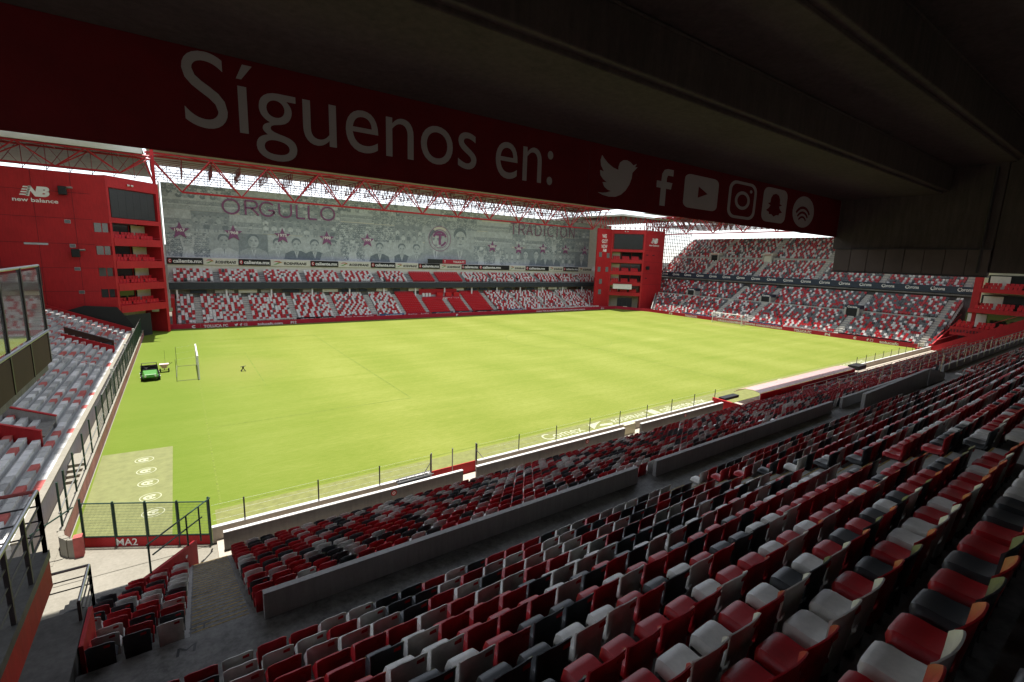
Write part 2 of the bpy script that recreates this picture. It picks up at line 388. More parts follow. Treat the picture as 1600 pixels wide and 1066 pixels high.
for k in range(UPN):
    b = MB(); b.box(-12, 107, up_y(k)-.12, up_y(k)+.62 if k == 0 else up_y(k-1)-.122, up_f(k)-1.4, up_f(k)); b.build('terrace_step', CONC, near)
box('rear_ledge', -14, 107, -34, up_y(12)-.125, 6, 10.95, CONC, near)
# stair flights: each tread its own piece with a worn yellow nosing
tread_me = {}
def stair(x0, x1, rows, yf, ff, dy, rise, par, paint=True, mt=None):
    for k in rows:
        for h in range(2):
            z1 = ff(k)-rise*.5*(1-h) if h == 0 else ff(k)+.004
            key = (round(x1-x0, 3), h, round(dy, 2))
            if key not in tread_me:
                b = MB(); b.box(0, x1-x0, 0, dy/2-.004, -.34, 0); t = b.mesh('stair_tread', mt or CONC_FLOOR)
                b = MB(); b.box(.03, x1-x0-.03, dy/2-.03, dy/2-.001, -.004, .003); b.box(.03, x1-x0-.03, dy/2-.006, dy/2+.003, -.02, .003); n = b.mesh('yellow_nosing', YEL)
                tread_me[key] = (t, n)
            t, n = tread_me[key]; yy = yf(k)+.61-(dy/2)*(1+h) if True else 0
            o = link('stair_tread', t, par); o.location = (x0, yy+.003, z1+.005)
            if paint: e = link('yellow_nosing', n, o)
stair(STX[0], STX[1], range(LOWN), low_y, lambda k: low_f(k)+.153, .73, .306, near)
stair(12.05, 13.6, range(UPN), up_y, lambda k: up_f(k)+.30, .70, .40, near, True, CONC_LIGHT)
stair(48.4, 49.5, range(UPN), up_y, lambda k: up_f(k)+.19, .70, .40, near, False)
for k in range(LOWN): box('stair_kerb', -1.50, -1.372, low_y(k)-.118, low_y(k)+.608, low_f(k)-.4, low_f(k)+.03, PARAPET, near)
# stencilled letters on the aisle floor
b = MB()
text_to(b, 'ST', (-1.38, -15.62, AF), X_, (.12, 1, 0), .42, .22, 0, off=.006)
text_to(b, 'M', (-1.62, -16.25, AF), X_, (.12, 1, 0), .36, .26, 0, off=.006)
b.build('floor_stencil', BLACK, near)

# low walls of the near stand
def wall_thing(name, label, x0, x1, y0, y1, z0, z1, mt, capmt=None, cat='wall', group=None, captop=.05):
    r = empty(name, label, cat, group, ((x0+x1)/2, (y0+y1)/2, z0))
    mi = Matrix.Translation(r.location).inverted()
    o = box('wall_body', x0, x1, y0, y1, z0, z1-(captop if capmt else 0), mt, r); o.matrix_parent_inverse = mi; bevel(o, .015, 2)
    if capmt:
        c = box('wall_cap', x0-.004, x1+.004, y0-.012, y1+.012, z1-captop, z1, capmt, r); c.matrix_parent_inverse = mi; bevel(c, .012, 2)
    return r
def front_wall(x0, x1, label): return wall_thing('pitch_wall', label, x0, x1, -3.70, -3.50, -.1, .82, WALLF, CAPW, group='pitch walls')
front_wall(-.55, 10.5, 'pale low wall by the pitch running from the mesh gate to the red gate')
front_wall(13.7, 41.0, 'pale low wall by the pitch between the red gate and the first dugout')
front_wall(73, 106.9, 'pale low wall by the pitch beyond the pink dugout roof')
for x0, x1, lab in ((-.16, 12.05, 'grey parapet with white top in front of the nearest lower seats'),
                    (13.0, 26.2, 'grey parapet with white top between red gate and beige doorway'),
                    (28.1, 39.6, 'grey parapet with white top leading to the red steps')):
    wall_thing('front_parapet', lab, x0, x1, -4.82, -4.64, 0, 1.05, PARAF, CAPW, group='front parapets')
box('doorway_pier', 26.75, 28.0, -4.3, -4.1, .14, .98, CREAM, label='beige block closing the gap between two front parapets', cat='pier')
# parapets along the aisle
def aisle_parapet(x0, x1, label, za=5.32, zb=5.32):
    r = empty('aisle_parapet', label, 'parapet', 'aisle parapets', ((x0+x1)/2, -15.9, AF)); mi = Matrix.Translation(r.location).inverted()
    b = MB(); b.wall((x0, -15.98), (x1, -15.98), .17, AF-.4, za-.045, AF-.4, zb-.045); o = b.build('wall_body', PARAPET, r); o.matrix_parent_inverse = mi; bevel(o, .015)
    b = MB(); b.wall((x0-.004, -15.98), (x1+.004, -15.98), .195, za-.045, za, zb-.045, zb); o = b.build('wall_cap', CAPW if False else PARAPET, r); o.matrix_parent_inverse = mi; bevel(o, .012)
aisle_parapet(.16, 13.85, 'long grey aisle parapet ending at the left stair')
aisle_parapet(15.0, 32.4, 'long grey aisle parapet after the first gap')
aisle_parapet(33.95, 45.4, 'shorter grey aisle parapet beside the boxed entrance')
r = empty('entrance_enclosure', 'grey concrete enclosure of an entrance rising among the near seats', 'entrance', None, (41, -17, AF)); mi = Matrix.Translation(r.location).inverted()
b = MB(); b.wall((34.6, -16.95), (47.6, -16.95), .2, 4.2, 5.75, 4.2, 6.0); o = b.build('side_wall', PARAPET, r); o.matrix_parent_inverse = mi
b = MB(); b.wall((47.7, -17.0), (52.2, -17.0), .2, 4.2, 6.0, 4.2, 5.2); o = b.build('sloping_wall', PARAPET, r); o.matrix_parent_inverse = mi
wall_thing('far_aisle_parapet', 'grey aisle parapet continuing to the far end of the near stand', 56, 106, -16.2, -16.0, AF-.4, 5.25, PARAPET)
# small round emblems on the front parapets
for i, ex in enumerate((7.75, 22.2, 33.8)):
    b = MB(); poly_to(b, ring_pts(0, 0, .16, .16, 18), (ex, -4.824, .78), X_, Z_, 1, 1, 0, .008)
    e0 = b.build('round_plaque', RED, label=('small round red plaque on the parapet nearest the left stair', 'small round red plaque on the parapet after the red gate', 'small round red plaque on the parapet before the red steps')[i], cat='plaque')
    b = MB(); band_to(b, ring_pts(0, 0, .09, .09, 14), ring_pts(0, 0, .05, .05, 14), (ex, -4.824, .78), X_, Z_, 1, 1, 0, .014); b.build('emblem', LETTER, e0)
# red gate leaf
r = empty('pitch_gate', 'solid red gate panel between two lengths of the pale pitch wall', 'gate', None, (12.1, -3.6, 0))
o = box('gate_leaf', -1.57, 1.57, -.03, .03, .02, .84, RED, r); o2 = box('gate_leaf', -1.57, -1.3, -.9, -.84, .02, .9, RED, r)
for xx in (-1.55, -.14, 1.52): b = MB(); b.tube((xx, 0, 0), (xx, 0, 2.0), .04); b.build('gate_post', GREY_STEEL, r)
b = MB(); b.tube((1.52, 0, 1.6), (2.1, 0, .85), .025); b.build('brace', GREY_STEEL, r); b = MB(); b.tube((-1.55, 0, 1.5), (-2.0, 0, .85), .025); b.build('brace', GREY_STEEL, r)
# folded stretcher / trolley frame lying on the wall
r = empty('folded_trolley', 'folded metal trolley lying on the low wall beside the red gate', 'trolley', None, (9.3, -4.2, .95))
for dy in (-.22, .22): b = MB(); b.tube((-1.2, dy, .12), (1.0, dy, .16), .03); b.build('side_rail', GREY_STEEL, r)
for dx in (-1.0, -.5, 0, .5, .9): b = MB(); b.tube((dx, -.22, .13), (dx, .22, .13), .02); b.build('cross_bar', GREY_STEEL, r)
b = MB(); b.box(-1.1, .8, -.2, .2, -.02, .06); b.build('folded_bed', BLACK, r)
# wire fence on the pitch wall
r = empty('wire_fence', 'thin wire fence on posts along the near pitch wall', 'fence', None, (25, -3.6, .82)); mi = Matrix.Translation(r.location).inverted()
b = MB(); b.tube((0, 0, 0), (0, 0, 1.12), .035); pm = b.mesh('post', DKSTEEL)
px = [.8, 4.16, 7.4, 10.5] + [13.7+3.3*i for i in range(9)] + [74+3.3*i for i in range(10)]
for xx in px: o = link('post', pm, r); o.location = (xx-25, 0, 0)
b = MB()
for zz in (.28, .62, 1.05):
    b.tube((-.5-25, 0, zz), (10.5-25, 0, zz), .004, 3); b.tube((13.7-25, 0, zz), (41-25, 0, zz), .004, 3); b.tube((74-25, 0, zz), (106-25, 0, zz), .004, 3)
b.build('wire', GREY_STEEL, r, kind='stuff')

# red sloping wall beside the lowest left seats and its handrail
sw = empty('sloping_wall', 'red sloping wall beside the small block of seats at the left stair', 'wall', None, (-2.5, -7.1, 0)); mi = Matrix.Translation(sw.location).inverted()
b = MB(); b.wall((-1.2, -5.08), (-4.7, -10.75), .14, -.1, 1.17, -.1, 2.15); o = b.build('wall_body', RED, sw); o.matrix_parent_inverse = mi; bevel(o, .015)
b = MB(); poly_to(b, ring_pts(0, 0, .07, .07, 16), (-1.6, -5.82, .98), (.53, .85, 0), Z_, 1, 1, 0, .09); o = b.build('emblem', LETTER, sw); o.matrix_parent_inverse = mi
r = empty('stair_handrail', 'dark handrail sloping above the red wall at the mesh gate', 'handrail', None, (-1.5, -5.7, 0)); mi = Matrix.Translation(r.location).inverted()
def tubes(name, segs, rad, mt, par, inv=None, n=6):
    for a, c in segs:
        b = MB(); b.tube(a, c, rad, n); o = b.build(name, mt, par)
        if inv is not None: o.matrix_parent_inverse = inv
tubes('rail', [((-.55, -4.0, 2.45), (-2.64, -7.42, 2.75)), ((-.9, -4.55, 1.9), (-2.5, -7.2, 2.2))], .035, GREEN_STEEL, r, mi)
tubes('post', [((-.6, -4.05, .14), (-.6, -4.05, 2.45)), ((-1.45, -5.5, .9), (-1.45, -5.5, 2.58)), ((-1.0, -4.75, .9), (-1.0, -4.75, 2.5)), ((-2.6, -7.35, 1.4), (-2.6, -7.35, 2.74))], .035, GREEN_STEEL, r, mi)

# mesh gate panels with MA2
g = empty('mesh_gate', 'green framed mesh gate with MA2 on its red base board', 'gate', None, (-5.32, -1, 0)); gd = Vector((4.70, -2.64, 0)).normalized(); gl_ = 5.39
g.rotation_euler = (0, 0, math.atan2(gd.y, gd.x))
o = box('base_board', .0, gl_, -.03, .03, .0, .46, RED, g); bevel(o, .008)
b = MB(); text_to(b, 'MA2', (1.35, -.03, .06), X_, Z_, .9, .34, .012, off=.006); b.build('lettering', LETTER, g)
for i in range(4):
    x0, x1 = gl_*i/4+.04, gl_*(i+1)/4-.04
    fr = MB()
    for a, c in (((x0, 0, .5), (x0, 0, 2.12)), ((x1, 0, .5), (x1, 0, 2.12)), ((x0, 0, 2.12), (x1, 0, 2.12)), ((x0, 0, .5), (x1, 0, .5))): fr.tube(a, c, .03)
    f = fr.build('panel_frame', GREEN_STEEL, g)
    ms = MB()
    n = 24
    for j in range(1, n): ms.tube((x0+(x1-x0)*j/n, 0, .5), (x0+(x1-x0)*j/n, 0, 2.12), .0045, 3)
    for j in range(1, 12): ms.tube((x0, 0, .5+1.62*j/12), (x1, 0, .5+1.62*j/12), .005, 3)
    ms.build('wire_mesh', GREEN_STEEL, f, kind='stuff')
for i in range(5): b = MB(); b.tube((gl_*i/4, 0, 0), (gl_*i/4, 0, 2.2+(.15 if i in (0, 4) else 0)), .045); b.build('gate_post', GREEN_STEEL, g)

# ------------------------------------------------------------------ underside of the upper tier and the hanging banner
up = empty('upper_tier', 'dark concrete underside of the upper tier over the near seats', 'grandstand')
XE = 24.22
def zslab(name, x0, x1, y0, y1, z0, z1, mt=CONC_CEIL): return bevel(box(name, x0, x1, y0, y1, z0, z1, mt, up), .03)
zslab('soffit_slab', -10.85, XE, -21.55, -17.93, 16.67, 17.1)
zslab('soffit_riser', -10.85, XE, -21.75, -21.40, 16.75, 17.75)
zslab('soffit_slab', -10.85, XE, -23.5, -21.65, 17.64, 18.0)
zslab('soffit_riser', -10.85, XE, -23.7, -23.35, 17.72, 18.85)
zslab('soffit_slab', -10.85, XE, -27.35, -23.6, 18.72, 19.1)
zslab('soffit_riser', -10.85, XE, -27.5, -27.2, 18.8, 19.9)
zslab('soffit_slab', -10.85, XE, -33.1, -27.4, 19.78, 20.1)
b = MB()
for zz, y0 in ((17.72, -21.76), (18.80, -23.71)):
    b.tube((-60, y0-.02, zz-.13), (XE, y0-.02, zz-.13), .03)
b.build('conduit', CONC_CEIL, up)
# end wall of the tier with its facing panels
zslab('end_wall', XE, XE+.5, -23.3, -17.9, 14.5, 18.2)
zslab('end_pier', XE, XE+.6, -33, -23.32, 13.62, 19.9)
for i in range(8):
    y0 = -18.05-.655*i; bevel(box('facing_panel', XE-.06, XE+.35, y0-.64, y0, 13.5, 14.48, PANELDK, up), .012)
b = MB(); b.box(XE-.09, XE+.38, -23.3, -18.0, 14.48, 14.53); b.box(XE-.09, XE+.38, -23.3, -18.0, 13.44, 13.5); b.build('panel_rail', DKSTEEL, up)
b = MB(); b.tube((XE-.05, -23.0, 13.6), (XE-.05, -23.0, 17.5), .05); b.build('drain_pipe', DKSTEEL, up)
# rest of the tier beyond the end wall, above what shows
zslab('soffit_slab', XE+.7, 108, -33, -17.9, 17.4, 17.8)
zslab('rear_wall', -10.85, 108, -33.6, -33.05, 0, 12.3); zslab('light_gap_lintel', -10.85, 108, -33.6, -33.05, 13.75, 26.2); zslab('end_wall', -11.2, -10.9, -33.6, -23.2, 0, 26.2)  # unseen; end wall added to block light, rear gap sized to admit it
bn = empty('hanging_banner', 'long dark red banner with grey writing and icons hanging over the near stand', 'banner', None, (8, -18, 15.9)); mi = Matrix.Translation(bn.location).inverted()
def inv(o): o.matrix_parent_inverse = mi; return o
for x0, x1 in ((-9.4, -8.9), (-8.88, 8.24), (8.26, XE-.02)): inv(box('banner_sheet', x0, x1, -17.995, -17.93, 15.06, 16.665, MAROON, bn))
b = MB(); b.tube((-9.4, -17.96, 15.05), (XE, -17.96, 15.05), .02); inv(b.build('hem_pipe', MAROON, bn))
b = MB(); b.tube((XE-.01, -17.98, 15.06), (XE-.01, -17.98, 16.66), .018); inv(b.build('edge_cord', GREY_STEEL, bn))
YB = -18.0
def tx(txt, x0, x1, z0, z1, bold=0.):
    b = MB(); text_to(b, txt, (x0, YB, z0), X_, Z_, x1-x0, z1-z0, bold, off=.006); inv(b.build('lettering', BANNERGREY, bn))
tx('Síguenos', -.70, 4.74, 15.10, 16.64, -.003)
tx('en:', 5.26, 6.98, 15.40, 16.22, -.003)
def icon(fn, x0, x1, z0, z1):
    b = MB(); fn(b, (x0, YB, z0), x1-x0, z1-z0); inv(b.build('icon', [BANNERGREY, MAROON], bn))
def bird(b, o, sx, sy):
    P = [(.0, .10), (.14, .05), (.30, .03), (.46, .05), (.60, .12), (.72, .24), (.81, .40), (.86, .56), (.87, .70), (.93, .77), (1.0, .86), (.93, .84), (.97, .93),
         (.88, .88), (.80, .94), (.70, .97), (.60, .95), (.52, .88), (.49, .78), (.49, .70)]
    Q = [(.49, .70), (.36, .73), (.22, .81), (.12, .90), (.06, .97), (.03, .84), (.05, .72), (.13, .60), (.03, .62), (.05, .50), (.12, .42), (.22, .36), (.11, .35), (.16, .25), (.25, .19), (.34, .17), (.22, .12), (.12, .10)]
    poly_to(b, P+Q[1:], o, X_, Z_, sx, sy, 0, .006)
def fb(b, o, sx, sy):
    poly_to(b, [(.28, 0), (.60, 0), (.60, .47), (.90, .47), (.96, .65), (.60, .65), (.60, .76), (.66, .83), (.98, .83), (.98, 1), (.62, 1), (.42, .96), (.30, .84), (.28, .65), (.02, .65), (.02, .47), (.28, .47)], o, X_, Z_, sx, sy, 0, .006)
def yt(b, o, sx, sy):
    poly_to(b, rrect(0, 1, 0, 1, .16), o, X_, Z_, sx, sy, 0, .006); poly_to(b, [(.40, .34), (.68, .50), (.40, .68)], o, X_, Z_, sx, sy, 1, .011)
def ig(b, o, sx, sy):
    band_to(b, rrect(0, 1, 0, 1, .24, 6), rrect(.09, .91, .075, .925, .18, 6), o, X_, Z_, sx, sy, 0, .006)
    band_to(b, ring_pts(.5, .5, .27, .25, 28), ring_pts(.5, .5, .18, .165, 28), o, X_, Z_, sx, sy, 0, .006); poly_to(b, ring_pts(.78, .78, .05, .045, 10), o, X_, Z_, sx, sy, 0, .006)
def sc(b, o, sx, sy):
    poly_to(b, rrect(0, 1, 0, 1, .2), o, X_, Z_, sx, sy, 0, .006)
    poly_to(b, [(.5, .17), (.60, .23), (.70, .23), (.72, .29), (.84, .33), (.74, .40), (.68, .49), (.80, .54), (.70, .57), (.69, .70), (.62, .81), (.5, .85), (.38, .81), (.31, .70), (.30, .57), (.20, .54), (.32, .49), (.26, .40), (.16, .33), (.28, .29), (.30, .23), (.40, .23)], o, X_, Z_, sx, sy, 1, .011)
def spf(b, o, sx, sy):
    poly_to(b, ring_pts(.5, .5, .5, .5, 36), o, X_, Z_, sx, sy, 0, .006)
    for cy, rr, t in ((.16, .52, .085), (.12, .40, .075), (.08, .29, .065)):
        band_to(b, ring_pts(.47, cy, rr*.80, rr, 10, 2.5, .62), ring_pts(.47, cy, (rr-t)*.80, rr-t, 10, 2.5, .62), o, X_, Z_, sx, sy, 1, .011, False)
icon(bird, 8.6, 10.16, 15.30, 16.43); icon(fb, 11.05, 11.85, 15.30, 16.40); icon(yt, 12.43, 14.33, 15.36, 16.40)
icon(ig, 14.97, 16.82, 15.24, 16.52); icon(sc, 17.3, 19.15, 15.28, 16.55); icon(spf, 19.7, 21.6, 15.24, 16.50)
# the high roof of the near stand that keeps it in shade
nr = empty('near_roof', 'high roof that shades the near stand', 'roof')
box('roof_sheet', -13, 125, -40, -2.5, 27.0, 27.3, ROOFD, nr)
# ------------------------------------------------------------------ seats
def shell(nx, nz):
    """moulded backrest: two skins of a curved, leaning, round-cornered panel"""
    b = MB(); hw, th = .25, .026
    prof = [(.13, .075), (.30, .058), (.46, .036), (.60, .018), (.73, .004), (.84, -.022)] if nz > 3 else [(.14, .07), (.46, .036), (.84, -.02)]
    nz = len(prof); rows = []
    for layer in (0, 1):
        for j, (z, y) in enumerate(prof):
            for i in range(nx+1):
                u = -1+2*i/nx
                zz = z
                w_ = hw*(1-.06*(1-j/(nz-1)))
                if j == nz-1: zz = z-.075*max(0, abs(u)-.62)**1.6/.38**1.6
                if j == nz-1 and nx > 3: w_ *= .985
                yy = y+(.028*u*u+.04*u**8)*(.45+.55*j/(nz-1))+(th*(1-.4*(j == nz-1)) if layer else 0)
                b.v.append((u*w_, yy, zz))
    N = (nx+1)*nz; q = lambda l, j, i: l*N+j*(nx+1)+i
    for j in range(nz-1):
        for i in range(nx):
            b.f.append((q(0, j, i), q(0, j, i+1), q(0, j+1, i+1), q(0, j+1, i))); b.f.append((q(1, j, i+1), q(1, j, i), q(1, j+1, i), q(1, j+1, i+1)))
    for j in range(nz-1):
        b.f.append((q(0, j, 0), q(0, j+1, 0), q(1, j+1, 0), q(1, j, 0))); b.f.append((q(0, j+1, nx), q(0, j, nx), q(1, j, nx), q(1, j+1, nx)))
    for i in range(nx):
        b.f.append((q(0, nz-1, i), q(0, nz-1, i+1), q(1, nz-1, i+1), q(1, nz-1, i)))
    b.m = [0]*len(b.f); return b
def pan(nx, ny):
    b = MB(); hw = .243
    prof = [(.055, .48), (.085, .435), (.16, .412), (.27, .408), (.38, .418), (.445, .416), (.492, .394), (.502, .345)] if ny > 3 else [(.06, .46), (.27, .43), (.48, .435), (.525, .37)]
    n = len(prof); rows = []
    for layer in (0, 1):
        for j, (y, z) in enumerate(prof):
            for i in range(nx+1):
                u = -1+2*i/nx; fr = max(0, (y-.39)/.13)
                w_ = hw*(1-.05*fr*fr); yy = y-.045*fr*u**6
                zz = z-.010*(1-u*u)*(1-fr)+.010*(1-fr)
                if abs(u) == 1: zz -= .075-.03*fr
                b.v.append((u*w_, yy-(.012 if layer and j == n-1 else 0), zz-(.03 if layer else 0)))
    N = (nx+1)*n; q = lambda l, j, i: l*N+j*(nx+1)+i
    for j in range(n-1):
        for i in range(nx):
            b.f.append((q(0, j, i), q(0, j, i+1), q(0, j+1, i+1), q(0, j+1, i))); b.f.append((q(1, j, i+1), q(1, j, i), q(1, j+1, i), q(1, j+1, i+1)))
        b.f.append((q(0, j, 0), q(0, j+1, 0), q(1, j+1, 0), q(1, j, 0))); b.f.append((q(0, j+1, nx), q(0, j, nx), q(1, j, nx), q(1, j+1, nx)))
    for i in range(nx): b.f.append((q(0, n-1, i), q(0, n-1, i+1), q(1, n-1, i+1), q(1, n-1, i)))
    b.m = [0]*len(b.f); return b
SEATM = {'white': SW, 'red': SR, 'charcoal': SK}
ME = {}
for cname, mt in SEATM.items():
    ME[cname] = (pan(8, 8).mesh('seat', mt, True), shell(8, 6).mesh('backrest', mt, True))
    for q in ME[cname]: q.set_sharp_from_angle(angle=math.radians(42))
pb = MB(); pb.box(.07, .175, -.002, .012, .715, .77); PLATE = pb.mesh('number_plate', RED)
pb = MB(); pb.box(-.2, .2, .10, .16, .33, .37); pb.box(-.15, -.11, .08, .16, .0, .37); pb.box(.11, .15, .08, .16, .0, .37); BRACKET = pb.mesh('support_bracket', DKSTEEL)
rs = random.Random(11)
_pv = ['x']
def pick_alt(wr, ww, wk):
    c = pick(wr, ww, wk)
    if c == _pv[0] and rs.random() < .72: c = pick(wr, ww, wk)
    if c == _pv[0] and rs.random() < .6: c = pick(wr, ww, wk)
    _pv[0] = c; return c
def pick(wr, ww, wk):
    t = rs.random()*(wr+ww+wk); return 'red' if t < wr else ('white' if t < wr+ww else 'charcoal')
cand = []       # x, y, z, colour, label
for k in range(UPN):
    n = 0; xs = [11.74-.56*i for i in range(34)]
    for i, x in enumerate(xs):
        cand.append((x, up_y(k), up_f(k), pick(.43, .32, .25), 'in the %s row above aisle, %s before the stairs' % (ordw(k+1), ordw(i+1))))
    i = 0; x = 13.92
    while x < 105:
        if not (48.1 < x < 49.8) and not (k < 2 and 34.2 < x < 48):
            i += 1
            cand.append((x, up_y(k), up_f(k), pick(.43, .32, .25), 'in the %s row above aisle, %s beyond the stairs' % (ordw(k+1), ordw(i)) if i < 79 else ''))
        x += .56
for k in range(LOWN):
    i = 0; x = .28
    while x < 105.5:
        if not (27.0 < x < 28.0) and not (54.6 < x < 55.8) and not (79 < x < 80.2):
            i += 1
            wts = (.44, .29, .27) if x < 40 else (.72, .10, .18)
            cand.append((x, low_y(k), low_f(k), pick(*wts), 'in lower block, %s row from pitch, %s from stair' % (ordw(k+1), ordw(i)) if i < 79 else ''))
        x += .56
    for c in range(6):
        x = -1.70-.62*c; xw = -1.2-.617*(-5.08-low_y(k))
        if x-.15 < xw or (k > 9 and x < -3.2): continue
        cand.append((x, low_y(k), low_f(k), pick(.40, .30, .30), 'in small corner block, %s row from pitch, %s from stair' % (ordw(k+1), ordw(c+1))))
def view(pt):
    d = Vector(pt)-Vector((CX, CY, CZ)); z = d.dot(_f)
    if z < .3: return None
    return 800+FPX*d.dot(CR)/z, 533-FPX*d.dot(CU)/z, z
def ray_clear(x, y, z): return True
scored = []
for i, c in enumerate(cand):
    v = view((c[0], c[1]+.2, c[2]+.6))
    if v and -25 < v[0] < 1630 and -20 < v[1] < 1085 and c[4]: scored.append((v[2], i))
scored.sort(); near_idx = [i for _, i in scored[:300]]; near_set = set(near_idx)
for i in near_idx:
    x, y, z, col, lab = cand[i]
    word = {'red': 'dark red', 'white': 'off-white', 'charcoal': 'charcoal'}[col]
    r = bpy.data.objects.new('stadium_seat', None); C.objects.link(r)
    r.location = (x+rs.uniform(-.012, .012), y+rs.uniform(-.01, .01), z+rs.uniform(-.004, .004)); r.rotation_euler = (rs.uniform(-.018, .018), 0, rs.uniform(-.03, .03))
    tag(r, '%s seat %s' % (word, lab), 'stadium seat', 'moulded plastic seats of the near stand')
    link('seat', ME[col][0], r); link('backrest', ME[col][1], r); link('number_plate', PLATE, r); link('support_bracket', BRACKET, r)

class Bulk:
    def __init__(s): s.V = []; s.F4 = []; s.M = []; s.SM = []; s.n = 0
    def add(s, tv, tf, pos, rot, mi, smooth):
        """tv (n,3) template, tf (m,4) quads, pos (k,3), rot in quarter turns, mi (k)"""
        pos = np.asarray(pos, float)
        if not len(pos): return
        c, sn = [(1, 0), (0, 1), (-1, 0), (0, -1)][rot]
        R = np.array([[c, -sn, 0], [sn, c, 0], [0, 0, 1.]]); t = tv@R.T
        V = (pos[:, None, :]+t[None]).reshape(-1, 3); F = (tf[None]+(np.arange(len(pos))*len(tv))[:, None, None]+s.n).reshape(-1, 4)
        s.V.append(V); s.F4.append(F); s.M.append(np.repeat(np.asarray(mi), len(tf))); s.SM.append(np.full(len(F), smooth)); s.n += len(V)
    def build(s, name, mats, **kw):
        V = np.concatenate(s.V); F = np.concatenate(s.F4).astype(np.int32); M = np.concatenate(s.M).astype(np.int32); SM = np.concatenate(s.SM)
        me = bpy.data.meshes.new(name); me.vertices.add(len(V)); me.vertices.foreach_set('co', V.astype(np.float32).ravel())
        me.loops.add(len(F)*4); me.loops.foreach_set('vertex_index', F.ravel()); me.polygons.add(len(F))
        me.polygons.foreach_set('loop_start', np.arange(len(F), dtype=np.int32)*4)
        for q in mats: me.materials.append(q)
        me.polygons.foreach_set('material_index', M); me.polygons.foreach_set('use_smooth', SM); me.update(calc_edges=True); me.validate()
        return link(name, me, **kw)
bulk = Bulk()
def tmpl(*mbs):
    v = []; f = []
    for q in mbs:
        k = len(v); v += q.v; f += [tuple(k+i for i in t) for t in q.f]
    return np.array(v, float), np.array(f, np.int64)
T_MID = tmpl(pan(4, 8), shell(4, 6)); T_LOW = tmpl(pan(2, 3), shell(3, 2))
fb_ = MB(); fb_.hexa([(-.2, .03, .12), (.2, .03, .12), (.2, .08, .12), (-.2, .08, .12), (-.22, -.03, .80), (.22, -.03, .80), (.22, .0, .80), (-.22, .0, .80)])
fb_.hexa([(-.2, .08, .36), (.2, .08, .36), (.2, .46, .36), (-.2, .46, .36), (-.2, .08, .43), (.2, .08, .43), (.2, .46, .44), (-.2, .46, .44)])
T_FAR = tmpl(fb_)
BM = [SW, SR, SK, SVR, SG]; BI = {'white': 0, 'red': 1, 'charcoal': 2, 'plain': 3, 'grey': 4}
lists = {0: ([], []), 1: ([], []), 2: ([], [])}
for i, c in enumerate(cand):
    if i in near_set: continue
    d = math.dist(c[:3], (CX, CY, CZ)); q = 0 if d < 32 else (1 if d < 48 else 2)
    lists[q][0].append((c[0]+rs.uniform(-.012, .012), c[1]+rs.uniform(-.012, .012), c[2])); lists[q][1].append(BI[c[3]])
for q, T in ((0, T_MID), (1, T_LOW), (2, T_FAR)): bulk.add(*T, lists[q][0], 0, lists[q][1], q < 2)
# ------------------------------------------------------------------ far stand
far = empty('grandstand', 'two-tier far grandstand with red and white seats under the photo mural', 'grandstand')
AIS = [1.5, 9.3, 17.05, 24.8, 33.0, 39.4, 45.3, 51.6, 56.6, 63.6, 72.3, 80, 88, 96]
FL, FU = 12, 6
fl_y = lambda k: 70.55+.66*k
fl_f = lambda k: .30+.355*k
for k in range(FL):
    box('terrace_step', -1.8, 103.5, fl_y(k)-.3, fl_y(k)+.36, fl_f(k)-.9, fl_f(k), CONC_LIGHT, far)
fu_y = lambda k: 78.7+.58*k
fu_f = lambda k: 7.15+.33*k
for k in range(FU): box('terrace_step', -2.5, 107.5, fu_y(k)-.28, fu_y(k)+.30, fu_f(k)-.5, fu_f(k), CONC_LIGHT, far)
box('deck_soffit', -2.5, 107.5, 77.2, 84.2, 5.9, 6.15, CONC_LIGHT, far)
box('upper_fascia', -2.6, 107.6, 77.0, 77.15, 5.95, 7.2, mat('dark_slate_fascia', (.035, .042, .048), .6, .15, 1), far)
box('rear_wall', -2.5, 107.5, 78.5, 78.7, 0, 5.9, CONC, far)
box('upper_back_wall', -2.6, 109, 82.3, 82.5, 6.2, 10.4, OFFW, far)
box('front_kerb_wall', -1.8, 103.5, 69.95, 70.2, -.2, .55, CONC_LIGHT, far)
box('stand_end_wall', -2.4, -1.9, 69.9, 78.6, -.1, 5.0, RED, far)
for i in range(14):
    x = -1.47+7.73*i
    if x < 103: box('column', x-.14, x+.14, 77.3, 77.6, fl_f(10), 5.9, WHITE, far)
for i, x in enumerate(AIS[:]):     # pale stair strips between seat blocks
    b = MB()
    for k in range(FL): b.box(x-.5, x+.5, fl_y(k)-.31, fl_y(k)+.05, fl_f(k)+.002, fl_f(k)+.17)
    b.build('stair_flight', CONC_PALE, far)
UA = [4.96, 12.84, 20.66, 28.4, 36.36, 44.24, 51.36, 59.02, 67.29, 75.6, 83.24, 91.05, 99]
for x in UA:
    b = MB(); b.box(x-.5, x+.5, fu_y(0), fu_y(5)+.3, 7.0, 7.0+.2)
    for k in range(FU): b.box(x-.5, x+.5, fu_y(k)-.29, fu_y(k)+.1, fu_f(k), fu_f(k)+.16)
    b.build('stair_flight', SG, far)
